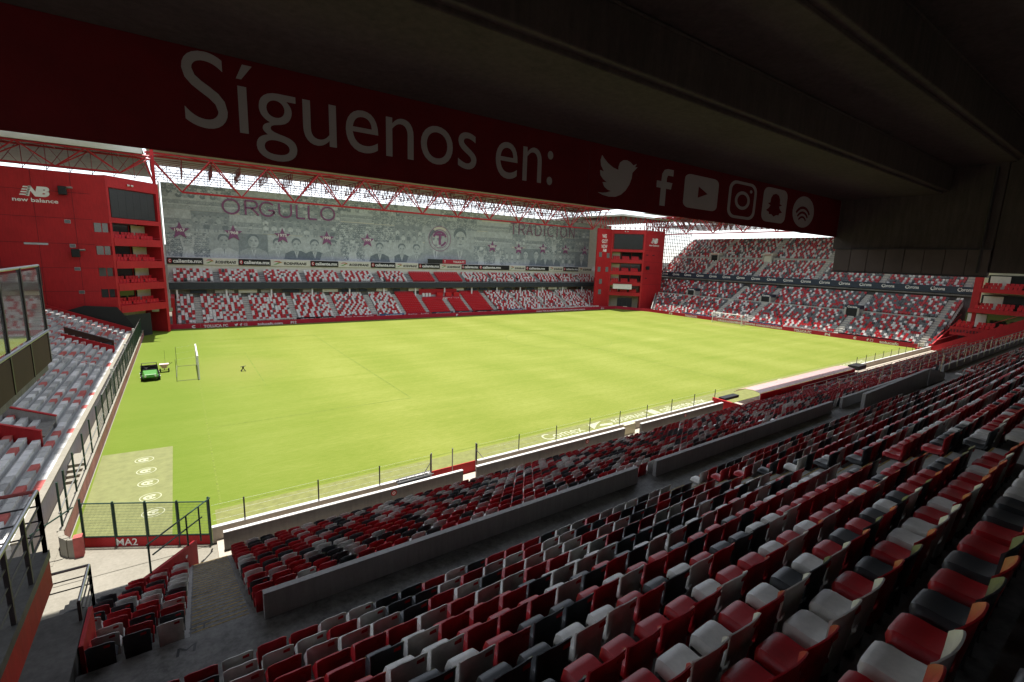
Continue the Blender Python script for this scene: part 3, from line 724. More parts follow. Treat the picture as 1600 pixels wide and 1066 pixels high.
# dim banners hung under the fascia
for i in range(26):
    x = 0.5+3.9*i; wd = rs.choice((1.8, 2.6, 3.2))
    box('small_banner', x, x+wd, 77.9, 77.93, 5.15, 5.75, rs.choice((BROWN, NAVY, OFFW, CONC_LIGHT)), far)
P = []; MI = []
for k in range(FL):
    x = -1.4
    while x < 103.2:
        if all(abs(x-a) > .62 for a in AIS):
            if 39.4 < x < 63.6:
                if not (45.3 < x < 56.6 and k > 7): P.append((x, fl_y(k)+.3, fl_f(k))); MI.append(BI['plain'])
            else: P.append((x+rs.uniform(-.03, .03), fl_y(k)+.3, fl_f(k))); MI.append(BI[pick_alt(.42, .55, .0)] if rs.random() < .93 else BI['grey'])
        x += .52
for k in range(FU):
    x = -1.6
    while x < 107:
        if all(abs(x-a) > .6 for a in UA):
            P.append((x, fu_y(k)+.25, fu_f(k))); MI.append(BI['plain'] if 44.2 < x < 59 else BI[pick_alt(.42, .55, .03)])
        x += .52
bulk.add(*T_FAR, P, 2, MI, False)
# directors' box in the middle of the lower tier
vb = empty('directors_box', 'red directors box with white lettering in the middle of the far lower tier', 'box', None, (51, 76, 3))
mi = Matrix.Translation(vb.location).inverted()
box('front_panel', 45.9, 56.1, 75.55, 75.7, 2.6, 3.9, REDB, vb).matrix_parent_inverse = mi
for x in (50.0, 52.4, 54.6): box('seat_group', x, x+1.6, 76.2, 77.0, 3.6, 4.8, SVR, vb).matrix_parent_inverse = mi
box('rear_panel', 45.9, 56.1, 77.6, 77.7, 3.6, 5.6, RED, vb).matrix_parent_inverse = mi
for x in (46.3, 47.1, 47.9): box('white_chair', x, x+.45, 76.2, 76.7, 3.6, 4.7, WHITE, vb).matrix_parent_inverse = mi
b = MB(); text_to(b, 'DESDE 1917', (51.3, 75.55, 3.1), X_, Z_, 4.4, .55, .03, off=.015); b.build('lettering', LETTER, vb).matrix_parent_inverse = mi

# sponsor boards above the upper tier
BX = [-2.7, 3.06, 8.95, 14.8, 22.55, 28.44, 35.78, 41.78, 47.67, 53.57, 59.83, 65.06, 75.08, 80.75, 89.46, 95.15, 101.33, 107.3]
def cal(mb, x, y, z0, wd, ht, right=X_):
    R_ = Vector(right)
    o = Vector((x, y, z0)); poly_to(mb, ring_pts(.075, .5, .055, .36, 14), o, R_, Z_, wd, ht, 2, .012)
    band_to(mb, ring_pts(.078, .5, .034, .22, 10, .8, 5.4), ring_pts(.078, .5, .016, .1, 10, .8, 5.4), o, R_, Z_, wd, ht, 1, .02, False)
    text_to(mb, 'caliente.mx', o+R_*wd*.16+Vector((0, 0, ht*.22)), R_, Z_, wd*.81, ht*.56, .035, mi=1)
def rosh(mb, x, y, z0, wd, ht, right=X_):
    R_ = Vector(right); o = Vector((x, y, z0))
    poly_to(mb, [(.05, .62), (.12, .80), (.20, .82), (.28, .60), (.18, .70)], o, R_, Z_, wd, ht, 2, .012)
    poly_to(mb, [(.05, .22), (.12, .22), (.24, .52), (.20, .56)], o, R_, Z_, wd, ht, 3, .012)
    poly_to(mb, [(.14, .56), (.24, .66), (.29, .55), (.20, .48)], o, R_, Z_, wd, ht, 4, .012)
    text_to(mb, 'ROSHFRANS', o+R_*wd*.32+Vector((0, 0, ht*.20)), R_, Z_, wd*.60, ht*.46, .04, .2, mi=1)
LIME = mat('green_print', (.10, .30, .06), .6); ORANGE = mat('orange_print', (.45, .25, .03), .6)
for i in range(len(BX)-1):
    x0, x1 = BX[i]+.04, BX[i+1]-.04; isb = (i % 2 == 0)
    if 11 <= i: isb = (i % 2 == 1) if i < 13 else (i % 2 == 1)
    lab = ('black betting sponsor board, %s board from the left tower along the mural' if isb else 'white oil sponsor board, %s board from the left tower along the mural') % ordw(i+1)
    r = empty('sponsor_board', lab, 'advertising board', 'sponsor boards below the mural', ((x0+x1)/2, 82, 10.35)); mi = Matrix.Translation(r.location).inverted()
    box('board_panel', x0, x1, 81.95, 82.05, 10.35, 11.6, BLACK if isb else OFFW, r).matrix_parent_inverse = mi
    b = MB(); wd = min(x1-x0, 7.4)
    (cal if isb else rosh)(b, x0+.05, 81.95, 10.35, wd, 1.25)
    if isb: b.build('lettering', [BLACK, LETTER, RED], r).matrix_parent_inverse = mi
    else: b.build('lettering', [OFFW, BLACK, RED, LIME, ORANGE], r).matrix_parent_inverse = mi
sb = empty('scoreboard_strip', 'narrow dark and red strip board above the sponsor boards in mid stand', 'board', None, (55.5, 81.8, 11.7)); mi = Matrix.Translation(sb.location).inverted()
box('dark_half', 50.1, 54.2, 81.7, 81.85, 11.68, 12.75, SCREEN, sb).matrix_parent_inverse = mi
box('red_half', 54.22, 60.9, 81.7, 81.85, 11.68, 12.75, REDB, sb).matrix_parent_inverse = mi
b = MB(); text_to(b, 'T', (54.6, 81.7, 11.95), X_, Z_, .5, .55, .03); text_to(b, 'TOLUCA FC', (57.2, 81.7, 11.95), X_, Z_, 3.3, .5, .03); b.build('lettering', LETTER, sb).matrix_parent_inverse = mi

# ------------------------------------------------------------------ mural of black and white photographs
mu = empty('photo_mural', 'huge pale grey photo collage wall reading ORGULLO and TRADICION with purple stars', 'mural', None, (54, 84, 11.6)); mi = Matrix.Translation(mu.location).inverted()
MX0, MX1, MZ0, MZ1 = -2.6, 107.2, 11.7, 25.3
def print_mat():
    M = bpy.data.materials.new('grey_photo_print'); M.use_nodes = True
    n = M.node_tree.nodes; L = M.node_tree.links; b = n['Principled BSDF']; b.inputs['Roughness'].default_value = .7
    a = n.new('ShaderNodeVertexColor'); a.layer_name = 'tone'
    g = n.new('ShaderNodeNewGeometry')
    def nz(sc, st):
        v = n.new('ShaderNodeVectorMath'); v.operation = 'MULTIPLY'; v.inputs[1].default_value = st; L.new(g.outputs['Position'], v.inputs[0])
        t = n.new('ShaderNodeTexNoise'); t.inputs['Scale'].default_value = sc; t.inputs['Detail'].default_value = 6; t.inputs['Roughness'].default_value = .7; L.new(v.outputs[0], t.inputs['Vector']); return t.outputs['Fac']
    t1 = nz(1.0, (1, 1, 1)); t2 = nz(4.0, (1, 1, .8))
    m1 = n.new('ShaderNodeMath'); m1.operation = 'ADD'; L.new(t1, m1.inputs[0]); L.new(t2, m1.inputs[1])
    r = n.new('ShaderNodeMapRange'); L.new(m1.outputs[0], r.inputs[0]); r.inputs[1].default_value = .65; r.inputs[2].default_value = 1.35; r.inputs[3].default_value = .66; r.inputs[4].default_value = 1.3
    mx = n.new('ShaderNodeVectorMath'); mx.operation = 'SCALE'; L.new(a.outputs['Color'], mx.inputs[0]); L.new(r.outputs[0], mx.inputs['Scale'])
    L.new(mx.outputs[0], b.inputs['Base Color']); return M
PRINT = print_mat()
mv, mf, mc = [], [], []
LAYER = [0.]; CELL = [0]
def tone(t):
    lo, hi = np.array((.15, .185, .215)), np.array((.58, .62, .635)); c = lo+(hi-lo)*max(0, min(1, t)); return (*c, 1)
def mp(pts, t):
    LAYER[0] += .00002; k = len(mv); y = 83.98-LAYER[0]
    mv.extend((max(MX0, min(MX1, x)), y, max(MZ0, min(MZ1, z))) for x, z in pts); mf.append(tuple(range(k, k+len(pts)))); mc.append(tone(t))
def mell(x, z, a, c, t, n=9, rot=0):
    ca, sa = math.cos(rot), math.sin(rot)
    mp([(x+a*math.cos(2*math.pi*i/n)*ca-c*math.sin(2*math.pi*i/n)*sa, z+a*math.cos(2*math.pi*i/n)*sa+c*math.sin(2*math.pi*i/n)*ca) for i in range(n)][::1], t)
rm = random.Random(5)
def mrect(x0, x1, z0, z1, t): mp([(x0, z0), (x1, z0), (x1, z1), (x0, z1)], t)
def crowd(x0, x1, z0, z1, s=.34):
    mrect(x0, x1, z0, z1, rm.uniform(.3, .5)); z = z1-.2
    while z > z0:
        x = x0+rm.uniform(0, s)
        while x < x1:
            sc_ = s*(.75+.5*(z1-z)/(z1-z0))
            mell(x, z-.42*sc_, sc_*.62, sc_*.5, rm.choice((.1, .25, .4, .7, .85)), 7); mell(x, z, sc_*.26, sc_*.34, rm.uniform(.5, .9), 7); mell(x, z+sc_*.18, sc_*.26, sc_*.2, rm.uniform(.05, .3), 6)
            x += sc_*rm.uniform(.85, 1.35)
        z -= s*.72
def team(x0, x1, z0, z1):
    mrect(x0, x1, z0, z1, .42); mrect(x0, x1, z0, z0+(z1-z0)*.18, .66); mrect(x0, x1, z0+(z1-z0)*.8, z1, .28)
    h = (z1-z0)
    for row, zb in ((0, z0+h*.33), (1, z0+h*.06)):
        n = max(4, int((x1-x0)/rm.uniform(1.0, 1.7))); st = (x1-x0)/n
        for i in range(n):
            x = x0+st*(i+.5)+rm.uniform(-.05, .05); hh = h*.44; sh = rm.choice((.9, .7, .12, .35)) if row else rm.choice((.88, .6, .3))
            mp([(x-st*.3, zb+hh*.30), (x+st*.3, zb+hh*.30), (x+st*.36, zb+hh*.66), (x+st*.14, zb+hh*.78), (x-st*.14, zb+hh*.78), (x-st*.36, zb+hh*.66)], sh)
            for q in (-1, 1): mp([(x+q*st*.05, zb+hh*.30), (x+q*st*.26, zb+hh*.30), (x+q*st*.24, zb), (x+q*st*.1, zb)], .35)
            mell(x, zb+hh*.9, st*.15, hh*.13, .58, 9); mell(x, zb+hh*.98, st*.16, hh*.08, .08, 8)
def portrait(x, z0, h, sh=.1, face=.68, hat=False):
    wd = h*.78
    mp([(x-wd*.72, z0), (x+wd*.72, z0), (x+wd*.62, z0+h*.28), (x+wd*.26, z0+h*.42), (x-wd*.26, z0+h*.42), (x-wd*.62, z0+h*.28)], sh)
    mp([(x-wd*.13, z0+h*.40), (x+wd*.13, z0+h*.40), (x+.02, z0+h*.06)], .9); mp([(x-wd*.03, z0+h*.36), (x+wd*.03, z0+h*.36), (x+.01, z0+h*.1)], .2)
    mp([(x-wd*.12, z0+h*.36), (x+wd*.12, z0+h*.36), (x+wd*.13, z0+h*.5), (x-wd*.13, z0+h*.5)], face*.85)
    mell(x, z0+h*.80, wd*.27, h*.21, .07, 16); mell(x+wd*.02, z0+h*.68, wd*.235, h*.235, face, 18); mell(x-wd*.17, z0+h*.66, wd*.07, h*.15, face*.72, 9)
    for q in (-1, 1):
        mell(x+wd*.02+q*wd*.10, z0+h*.705, wd*.055, h*.022, .2, 8); mell(x+wd*.02+q*wd*.10, z0+h*.745, wd*.07, h*.014, .12, 8)
    mell(x+wd*.035, z0+h*.62, wd*.035, h*.05, face*.78, 8); mell(x+wd*.02, z0+h*.545, wd*.085, h*.018, .22, 9); mell(x, z0+h*.45, wd*.14, h*.03, face*.7, 9)
    if hat: mell(x, z0+h*.9, wd*.34, h*.05, .1, 10); mell(x, z0+h*.95, wd*.22, h*.09, .14, 10)
def runner(x, z0, h, t=.85):
    q = rm.choice((-1, 1)); g = lambda pts, tt: mp([(x+q*a*h, z0+c*h) for a, c in pts], tt)
    g([(-.10, .50), (.08, .48), (.16, .80), (-.06, .84)], t); g([(.06, .50), (-.1, .52), (-.02, .36), (.14, .38)], .2)
    g([(.02, .40), (.13, .38), (.26, .22), (.20, .18)], .55); g([(.20, .22), (.27, .2), (.22, 0), (.15, .02)], .3); g([(-.08, .42), (.02, .38), (-.12, .18), (-.2, .22)], .5); g([(-.2, .24), (-.12, .2), (-.34, .08), (-.38, .14)], .25)
    g([(.13, .78), (.18, .72), (.34, .62), (.36, .68)], .6); g([(-.05, .8), (-.1, .72), (-.26, .6), (-.28, .66)], .6); mell(x+q*.08*h, z0+.92*h, .075*h, .09*h, .6, 10); mell(x+q*.06*h, z0+.96*h, .08*h, .06*h, .08, 9)
def ground_(x0, x1, z0, z1):
    h = z1-z0; mrect(x0, x1, z0, z1, .74); mrect(x0, x1, z0+h*.35, z0+h*.62, .4); mrect(x0, x1, z0, z0+h*.34, .58); mrect(x0, x1, z0+h*.3, z0+h*.36, .84)
    for i in range(int((x1-x0)/.5)): mell(x0+.5*i+rm.random()*.3, z0+h*rm.uniform(.38, .6), .12, .1, rm.uniform(.1, .9), 6)
    for i in range(3): runner(rm.uniform(x0+.6, x1-.6), z0+h*.05, h*.42)
def trophy(x0, x1, z0, z1):
    crowd(x0, x1, z0, z1, .5); cx, h = (x0+x1)/2, z1-z0
    mp([(cx-.2*h, z0), (cx+.2*h, z0), (cx+.14*h, z0+.42*h), (cx-.14*h, z0+.42*h)], .9); mell(cx, z0+.5*h, .1*h, .11*h, .65, 12); mp([(cx-.18*h, z0+.36*h), (cx-.12*h, z0+.42*h), (cx-.16*h, z0+.78*h), (cx-.24*h, z0+.76*h)], .8)
    mp([(cx+.12*h, z0+.42*h), (cx+.18*h, z0+.36*h), (cx+.24*h, z0+.76*h), (cx+.16*h, z0+.78*h)], .8); mp([(cx-.12*h, z0+.78*h), (cx+.12*h, z0+.78*h), (cx+.05*h, z0+.9*h), (cx-.05*h, z0+.9*h)], .95); mell(cx, z0+.88*h, .13*h, .08*h, .95, 12)
bands = [(11.7, 16.6), (16.6, 20.4), (20.4, 23.2), (23.2, 25.3)]
for bi, (z0, z1) in enumerate(bands):
    x = MX0
    while x < MX1:
        wd = rm.uniform(4.2, 8.5) if bi < 2 else rm.uniform(7, 13); CELL[0] += 1; LAYER[0] = (bi % 2)*.062+(CELL[0] % 2)*.031; x1 = min(MX1, x+wd)
        if MX1-x1 < 2.5: x1 = MX1
        d = rm.uniform(-.35, .35) if bi else 0; zz0, zz1 = z0+d, z1+rm.uniform(-.2, .3)
        k = rm.random()
        if bi == 0:
            if k < .34:
                mrect(x, x1, zz0, zz1, rm.choice((.22, .5, .75))); n = max(1, int((x1-x)/rm.uniform(2.6, 3.8)))
                for i in range(n): portrait(x+(x1-x)*(i+.5)/n, zz0, (zz1-zz0)*rm.uniform(.86, 1.0), rm.choice((.04, .1, .5, .8)), rm.uniform(.55, .8), rm.random() < .15)
            elif k < .58: team(x, x1, zz0, zz1)
            elif k < .68: crowd(x, x1, zz0, zz1, .6)
            elif k < .88: trophy(x, x1, zz0, zz1)
            else:
                mrect(x, x1, zz0, zz1, .5); mrect(x, x1, zz0, zz0+1.2, .68)
                for i in range(3): runner(x+(x1-x)*(i+.5)/3, zz0+.2, 3.2)
        elif bi == 1:
            if k < .34: team(x, x1, zz0, zz1)
            elif k < .6: ground_(x, x1, zz0, zz1)
            elif k < .75: crowd(x, x1, zz0, zz1, .62)
            else: trophy(x, x1, zz0, zz1)
        elif bi == 2: (ground_ if k < .5 else crowd)(x, x1, zz0, zz1) if k < .86 else team(x, x1, zz0, zz1)
        else:
            if k < .6: crowd(x, x1, zz0, zz1, .75)
            else: mrect(x, x1, zz0, zz1, .75); mrect(x, x1, zz0, zz0+1, .4)
        x = x1
# soft pale portraits around the crest
LAYER[0] = .13; mrect(50.2, 64.5, 11.7, 20.4, .62); portrait(53.2, 11.7, 8.4, .5, .82); portrait(60.3, 11.7, 9.2, .42, .72)
me = bpy.data.meshes.new('photo_collage'); me.from_pydata(mv, [], mf); me.materials.append(PRINT)
ca = me.color_attributes.new('tone', 'FLOAT_COLOR', 'CORNER'); arr = np.concatenate([np.tile(np.array(c_, np.float32), (len(f_), 1)) for c_, f_ in zip(mc, mf)])
ca.data.foreach_set('color', arr.ravel())
# every printed piece faces the pitch
link('photo_collage', me, mu, kind='stuff').matrix_parent_inverse = mi
box('mural_backing', MX0, MX1, 84.0, 84.3, MZ0, MZ1, OFFW, mu).matrix_parent_inverse = mi
box('mural_ledge', MX0-.2, MX1+1, 83.4, 84.2, 11.42, 11.68, WHITE, mu).matrix_parent_inverse = mi
box('end_panel', MX1+.02, 117, 83.9, 84.3, 11.7, 25.3, OFFW, mu).matrix_parent_inverse = mi
b = MB(); b.tube((MX0-.3, 83.8, 10.2), (MX0-.3, 83.8, 25.4), .12); b.build('edge_pipe', WHITE, mu).matrix_parent_inverse = mi
FY = 83.80
def outline_word(word, xs, z0, h, mt, wd, slant=0):
    for ch, x in zip(word, xs):
        b = MB(); zz = z0+slant*(x-xs[0]); t = .14
        def ln(p, q, th=.36):
            p, q = Vector((x+p[0]*wd, 0, zz+p[1]*h)), Vector((x+q[0]*wd, 0, zz+q[1]*h)); d = (q-p).normalized(); nn = Vector((-d.z, 0, d.x))*th/2; y = Vector((0, FY-.02, 0))
            b.face([p-nn+y, q-nn+y, q+nn+y, p+nn+y])
        def arc(cx, cz, rx, rz, a0, a1):
            n = 22
            for i in range(n):
                A, B_ = a0+(a1-a0)*i/n, a0+(a1-a0)*(i+1)/n; ln((cx+rx*math.cos(A), cz+rz*math.sin(A)), (cx+rx*math.cos(B_), cz+rz*math.sin(B_)))
        tau = 2*math.pi
        if ch == 'O': arc(.5, .5, .52, .5, 0, tau)
        elif ch == 'R': ln((0, 0), (0, 1)); ln((0, 1), (.5, 1)); arc(.5, .75, .28, .25, math.pi/2, -math.pi/2); ln((.5, .5), (0, .5)); ln((.4, .5), (.85, 0))
        elif ch == 'G': arc(.5, .5, .5, .5, .7, 5.9); ln((.95, .42), (.55, .42)); ln((.95, .42), (.95, .2))
        elif ch == 'U': ln((0, 1), (0, .35)); arc(.42, .35, .42, .35, math.pi, tau); ln((.84, .35), (.84, 1))
        elif ch == 'L': ln((0, 1), (0, 0)); ln((0, 0), (.6, 0))
        elif ch == 'T': ln((0, 1), (.9, 1)); ln((.45, 1), (.45, 0))
        elif ch == 'A': ln((0, 0), (.45, 1)); ln((.45, 1), (.9, 0)); ln((.2, .35), (.7, .35))
        elif ch == 'D': ln((0, 0), (0, 1)); ln((0, 1), (.35, 1)); arc(.35, .5, .5, .5, math.pi/2, -math.pi/2); ln((.35, 0), (0, 0))
        elif ch == 'I': ln((.2, 0), (.2, 1))
        elif ch == 'C': arc(.5, .5, .5, .5, .75, 5.5)
        elif ch == 'Ó': arc(.5, .5, .5, .5, 0, tau); ln((.45, 1.12), (.75, 1.32))
        elif ch == 'N': ln((0, 0), (0, 1)); ln((0, 1), (.8, 0)); ln((.8, 0), (.8, 1))
        b.build('mural_letter', mt, mu).matrix_parent_inverse = mi
outline_word('ORGULLO', [7.1, 11.0, 13.6, 17.2, 20.6, 23.0, 25.6], 20.45, 2.75, PURPLE, 2.75, .004)
outline_word('TRADICIÓN', [76.3, 79.3, 82.0, 85.3, 88.2, 89.9, 93.0, 94.9, 98.5], 20.35, 3.0, PURPLE2, 2.45, .01)
for i, (sx, sz, yr) in enumerate(((-.24, 16.6, '1967'), (8.6, 16.6, '1968'), (17.6, 16.55, '1975'), (26.6, 16.5, '1998'), (35.7, 16.5, '1999'), (70.4, 16.5, '2000'), (79.4, 16.3, '2002'), (88.3, 16.7, '2005'), (97.2, 16.8, '2008'), (106.0, 16.8, '2010'))):
    b = MB(); poly_to(b, star_pts(0, 0, 1.7), (min(sx, 105.3) if i == 9 else max(sx, -.7), FY-.02, sz), X_, Z_, 1, 1, 0, .01)
    s_ = b.build('printed_star', PURPLE, mu); s_.matrix_parent_inverse = mi
    b = MB(); text_to(b, yr, ((min(sx, 105.3) if i == 9 else max(sx, -.7))-.85, FY-.05, sz-.15), X_, Z_, 1.7, .62, .03); b.build('year', LETTER, s_)
# club crest print
cr0 = (54.4, FY-.015, 17.9); b = MB()
band_to(b, ring_pts(0, 0, 3.15, 3.15, 40), ring_pts(0, 0, 3.02, 3.02, 40), cr0, X_, Z_, 1, 1, 0); band_to(b, ring_pts(0, 0, 2.35, 2.35, 40), ring_pts(0, 0, 2.22, 2.22, 40), cr0, X_, Z_, 1, 1, 0)
band_to(b, ring_pts(0, 0, 3.0, 3.0, 30, .9, 2.2), ring_pts(0, 0, 2.4, 2.4, 30, .9, 2.2), cr0, X_, Z_, 1, 1, 1, closed=False)
band_to(b, ring_pts(0, 0, 2.0, 2.0, 30, .25, 2.9), ring_pts(0, 0, 1.45, 1.45, 30, .25, 2.9), cr0, X_, Z_, 1, 1, 0, closed=False); band_to(b, ring_pts(0, 0, 2.0, 2.0, 14, 4.9, 5.9), ring_pts(0, 0, 1.5, 1.5, 14, 4.9, 5.9), cr0, X_, Z_, 1, 1, 0, closed=False)
poly_to(b, [(-.35, -1.5), (.35, -1.5), (.35, 1.0), (-.35, 1.0)], cr0, X_, Z_, 1, 1, 0); poly_to(b, [(-1.2, .75), (1.2, .75), (1.0, 1.25), (-1.0, 1.25)], cr0, X_, Z_, 1, 1, 0, .016)
b.build('club_crest', [PURPLE, OFFW], mu).matrix_parent_inverse = mi

# ------------------------------------------------------------------ red boards round the pitch
pbd = empty('pitch_side_board', 'long low red board with white lettering along the far touchline', 'advertising board', 'red boards round the pitch', (50, 68.2, 0)); mi = Matrix.Translation(pbd.location).inverted()
xs = [-4.6+6.05*i for i in range(19)]
for i in range(18): box('board_panel', xs[i], xs[i+1]-.02, 68.2, 68.32, -.3, .78, REDB, pbd).matrix_parent_inverse = mi
b = MB()
for t, x0, wd, ht in (('TOLUCA FC', 1.9, 3.6, .5), ('tolucafc.com', 10.1, 4.2, .45), ('P12', 15.7, 1.0, .5), ('P', 51.0, .5, .5), ('TODO POR EL EQUIPO, DAMOS TODO EN CADA JUGADA', 74.5, 17.5, .42), ('P11', 98.3, 1.1, .5)):
    text_to(b, t, (x0, 68.2, -.02), X_, Z_, wd, ht, .03, off=.012)
band_to(b, ring_pts(.3, .24, .3, .26, 14, .7, 5.6), ring_pts(.32, .24, .12, .1, 14, .7, 5.6), (.2, 68.2, 0), X_, Z_, 1, 1, 0, closed=False)
bird(b, Vector((6.5, 68.2, 0)), .55, .48); fb(b, Vector((7.3, 68.2, 0)), .4, .48); ig(b, Vector((7.95, 68.2, 0)), .55, .48)
b.build('lettering', LETTER, pbd).matrix_parent_inverse = mi
SB = [('ROSHFRANS', 2.1, 5.2, OFFW), ('ROSHFRANS', 5.3, 8.9, OFFW), ('ROSHFRANS', 9.6, 13.2, OFFW), ('ROSHFRANS', 13.3, 16.9, OFFW), ('caliente.mx', 17.1, 20.5, BLACK), ('caliente.mx', 20.6, 24.0, BLACK),
      ('Fieles, la mejor afición', 24.4, 32.9, REDB), ('ANDREWS', 33.5, 39.0, BLUE), ('Red Cola', 39.4, 42.3, REDB), ('Red Cola', 42.4, 45.2, REDB), ('Corona', 45.6, 51.1, NAVY), ('Corona', 51.6, 56.6, NAVY),
      ('caliente.mx', 57.0, 60.7, BLACK), ('caliente.mx', 60.8, 64.6, BLACK), ('ANDREWS', 67.2, 71.4, BLUE), ('EL EQUIPO QUE NOS UNE', 75, 86, OFFW), ('VAMOS TOLUCA', 87, 99, OFFW)]
cnt = {}
for t, x0, x1, mt in SB:
    cl = {OFFW: 'white', BLACK: 'black', REDB: 'red', BLUE: 'blue', NAVY: 'navy'}[mt]
    kk = (cl, t if t in ('ROSHFRANS', 'caliente.mx', 'Corona') else ''); cnt[kk] = cnt.get(kk, 0)+1
    r = empty('front_row_banner', '%s %s on the far front row, %s from the left' % (cl, {'ROSHFRANS': 'oil banner', 'caliente.mx': 'betting banner', 'Corona': 'beer banner'}.get(t, 'lettered banner'), ordw(cnt[kk])), 'banner', 'small banners on the far front row', ((x0+x1)/2, 69.9, .3)); mi = Matrix.Translation(r.location).inverted()
    box('banner_sheet', x0, x1, 69.88, 69.92, .22, .92, mt, r).matrix_parent_inverse = mi
    b = MB(); (text_to(b, t, (x0+(x1-x0)*.2, 69.88, .4), X_, Z_, (x1-x0)*.72, .34, .03, .2 if 'ROSH' in t else 0, off=.012))
    b.build('lettering', (BLACK if t == 'ROSHFRANS' else RED) if mt is OFFW else LETTER, r).matrix_parent_inverse = mi

# ------------------------------------------------------------------ roof trusses over the far stand
def truss(name, label, p0, axis, back, bays, step, zl, zu, mt, depth=3.2, inset=1.6, rad=.16, group='roof trusses'):
    """triangular truss: two upper chords and one lower chord; axis and back are unit vectors"""
    r = empty(name, label, 'roof truss', group, p0); a = Vector(axis); bk = Vector(back); Lh = bays*step
    pt = lambda s, d, z: a*s+bk*d+Vector((0, 0, z-p0[2]))
    tubes('upper_chord', [(pt(-.2, 0, zu), pt(Lh+.2, 0, zu)), (pt(-.2, depth, zu), pt(Lh+.2, depth, zu))], rad, mt, r)
    tubes('lower_chord', [(pt(step*.5, inset, zl), pt(Lh-step*.5, inset, zl))], rad*1.1, mt, r)
    seg = []
    for i in range(bays):
        s0, s1, sm = i*step, (i+1)*step, (i+.5)*step
        for d in (0, depth): seg += [(pt(s0, d, zu), pt(sm, inset, zl)), (pt(sm, inset, zl), pt(s1, d, zu))]
    tubes('web_member', seg, rad*.72, mt, r)
    seg = []
    for i in range(bays*2):
        s0, s1 = i*step/2, (i+1)*step/2
        seg += [(pt(s0, 0, zu), pt(s0, depth, zu)), (pt(s0, 0 if i % 2 else depth, zu), pt(s1, depth if i % 2 else 0, zu))]
    tubes('upper_lacing', seg, rad*.45, mt, r); return r
truss('roof_truss', 'long red triangular roof truss crossing in front of the far mural', (-3.9, 70.3, 22.5), X_, Y_, 12, 8.75, 22.65, 28.2, RED_STEEL)
# purlin lattice behind it
lat = empty('roof_lattice', 'dense dark steel lattice between the far roof and the mural top', 'steelwork', None, (50, 79, 26)); mi = Matrix.Translation(lat.location).inverted()
LSTEEL = mat('dull_red_brown_steel', (.20, .03, .04), .6, .3, 2)
for i in range(26):
    x = -3.6+4.37*i; seg = []
    b = MB()
    b.tube((x, 73.5, 28.15), (x, 86, 28.5), .10, 5); b.tube((x, 75, 26.2), (x, 86, 26.4), .08, 5)
    for j in range(6):
        y0 = 74+2*j; b.tube((x, y0, 28.15), (x, y0+1, 26.25), .075, 4); b.tube((x, y0+1, 26.25), (x, y0+2, 28.2), .075, 4)
    b.build('cross_frame', LSTEEL, lat).matrix_parent_inverse = mi
for y, z, rr in ((77, 28.2, .06), (80, 28.3, .06), (83, 28.4, .06), (86, 28.5, .08), (78, 26.3, .05), (82, 26.3, .05), (86, 26.4, .08), (85.5, 27.3, .05)):
    b = MB(); b.tube((-3.6, y, z), (105.8, y, z), rr, 4); b.build('purlin', LSTEEL, lat).matrix_parent_inverse = mi
b = MB()
for z in (25.9, 26.9, 27.9): b.tube((-3.6, 86.05, z), (106, 86.05, z), .06, 4)
for i in range(104):
    x = -3.6+1.07*i; b.tube((x+.5, 83.0, 28.4), (x+.5, 86, 25.4), .04, 4)
    if i % 2: continue
    x = -3.6+1.07*i; b.tube((x, 86, 25.2), (x, 86, 28.5), .075, 4)
    if i % 2 == 0: b.tube((x, 86, 25.3), (x+2.14, 86, 28.4), .055, 4); b.tube((x+2.14, 86, 25.3), (x, 86, 28.4), .055, 4)
b.build('rear_bracing', LSTEEL, lat, kind='stuff').matrix_parent_inverse = mi
fr = empty('far_roof', 'thin pale roof sheet above the far stand', 'roof')
box('roof_sheet', -3.9, 106, 69.2, 90, 28.9, 29.05, ROOF_DIM, fr); box('roof_edge', -3.9, 106, 69.05, 69.19, 28.75, 29.1, ROOFW, fr)
box('far_street_wall', -60, 190, 96, 96.4, -.5, 14, CONC_LIGHT, label='pale outer wall glimpsed behind the far stand', cat='wall')
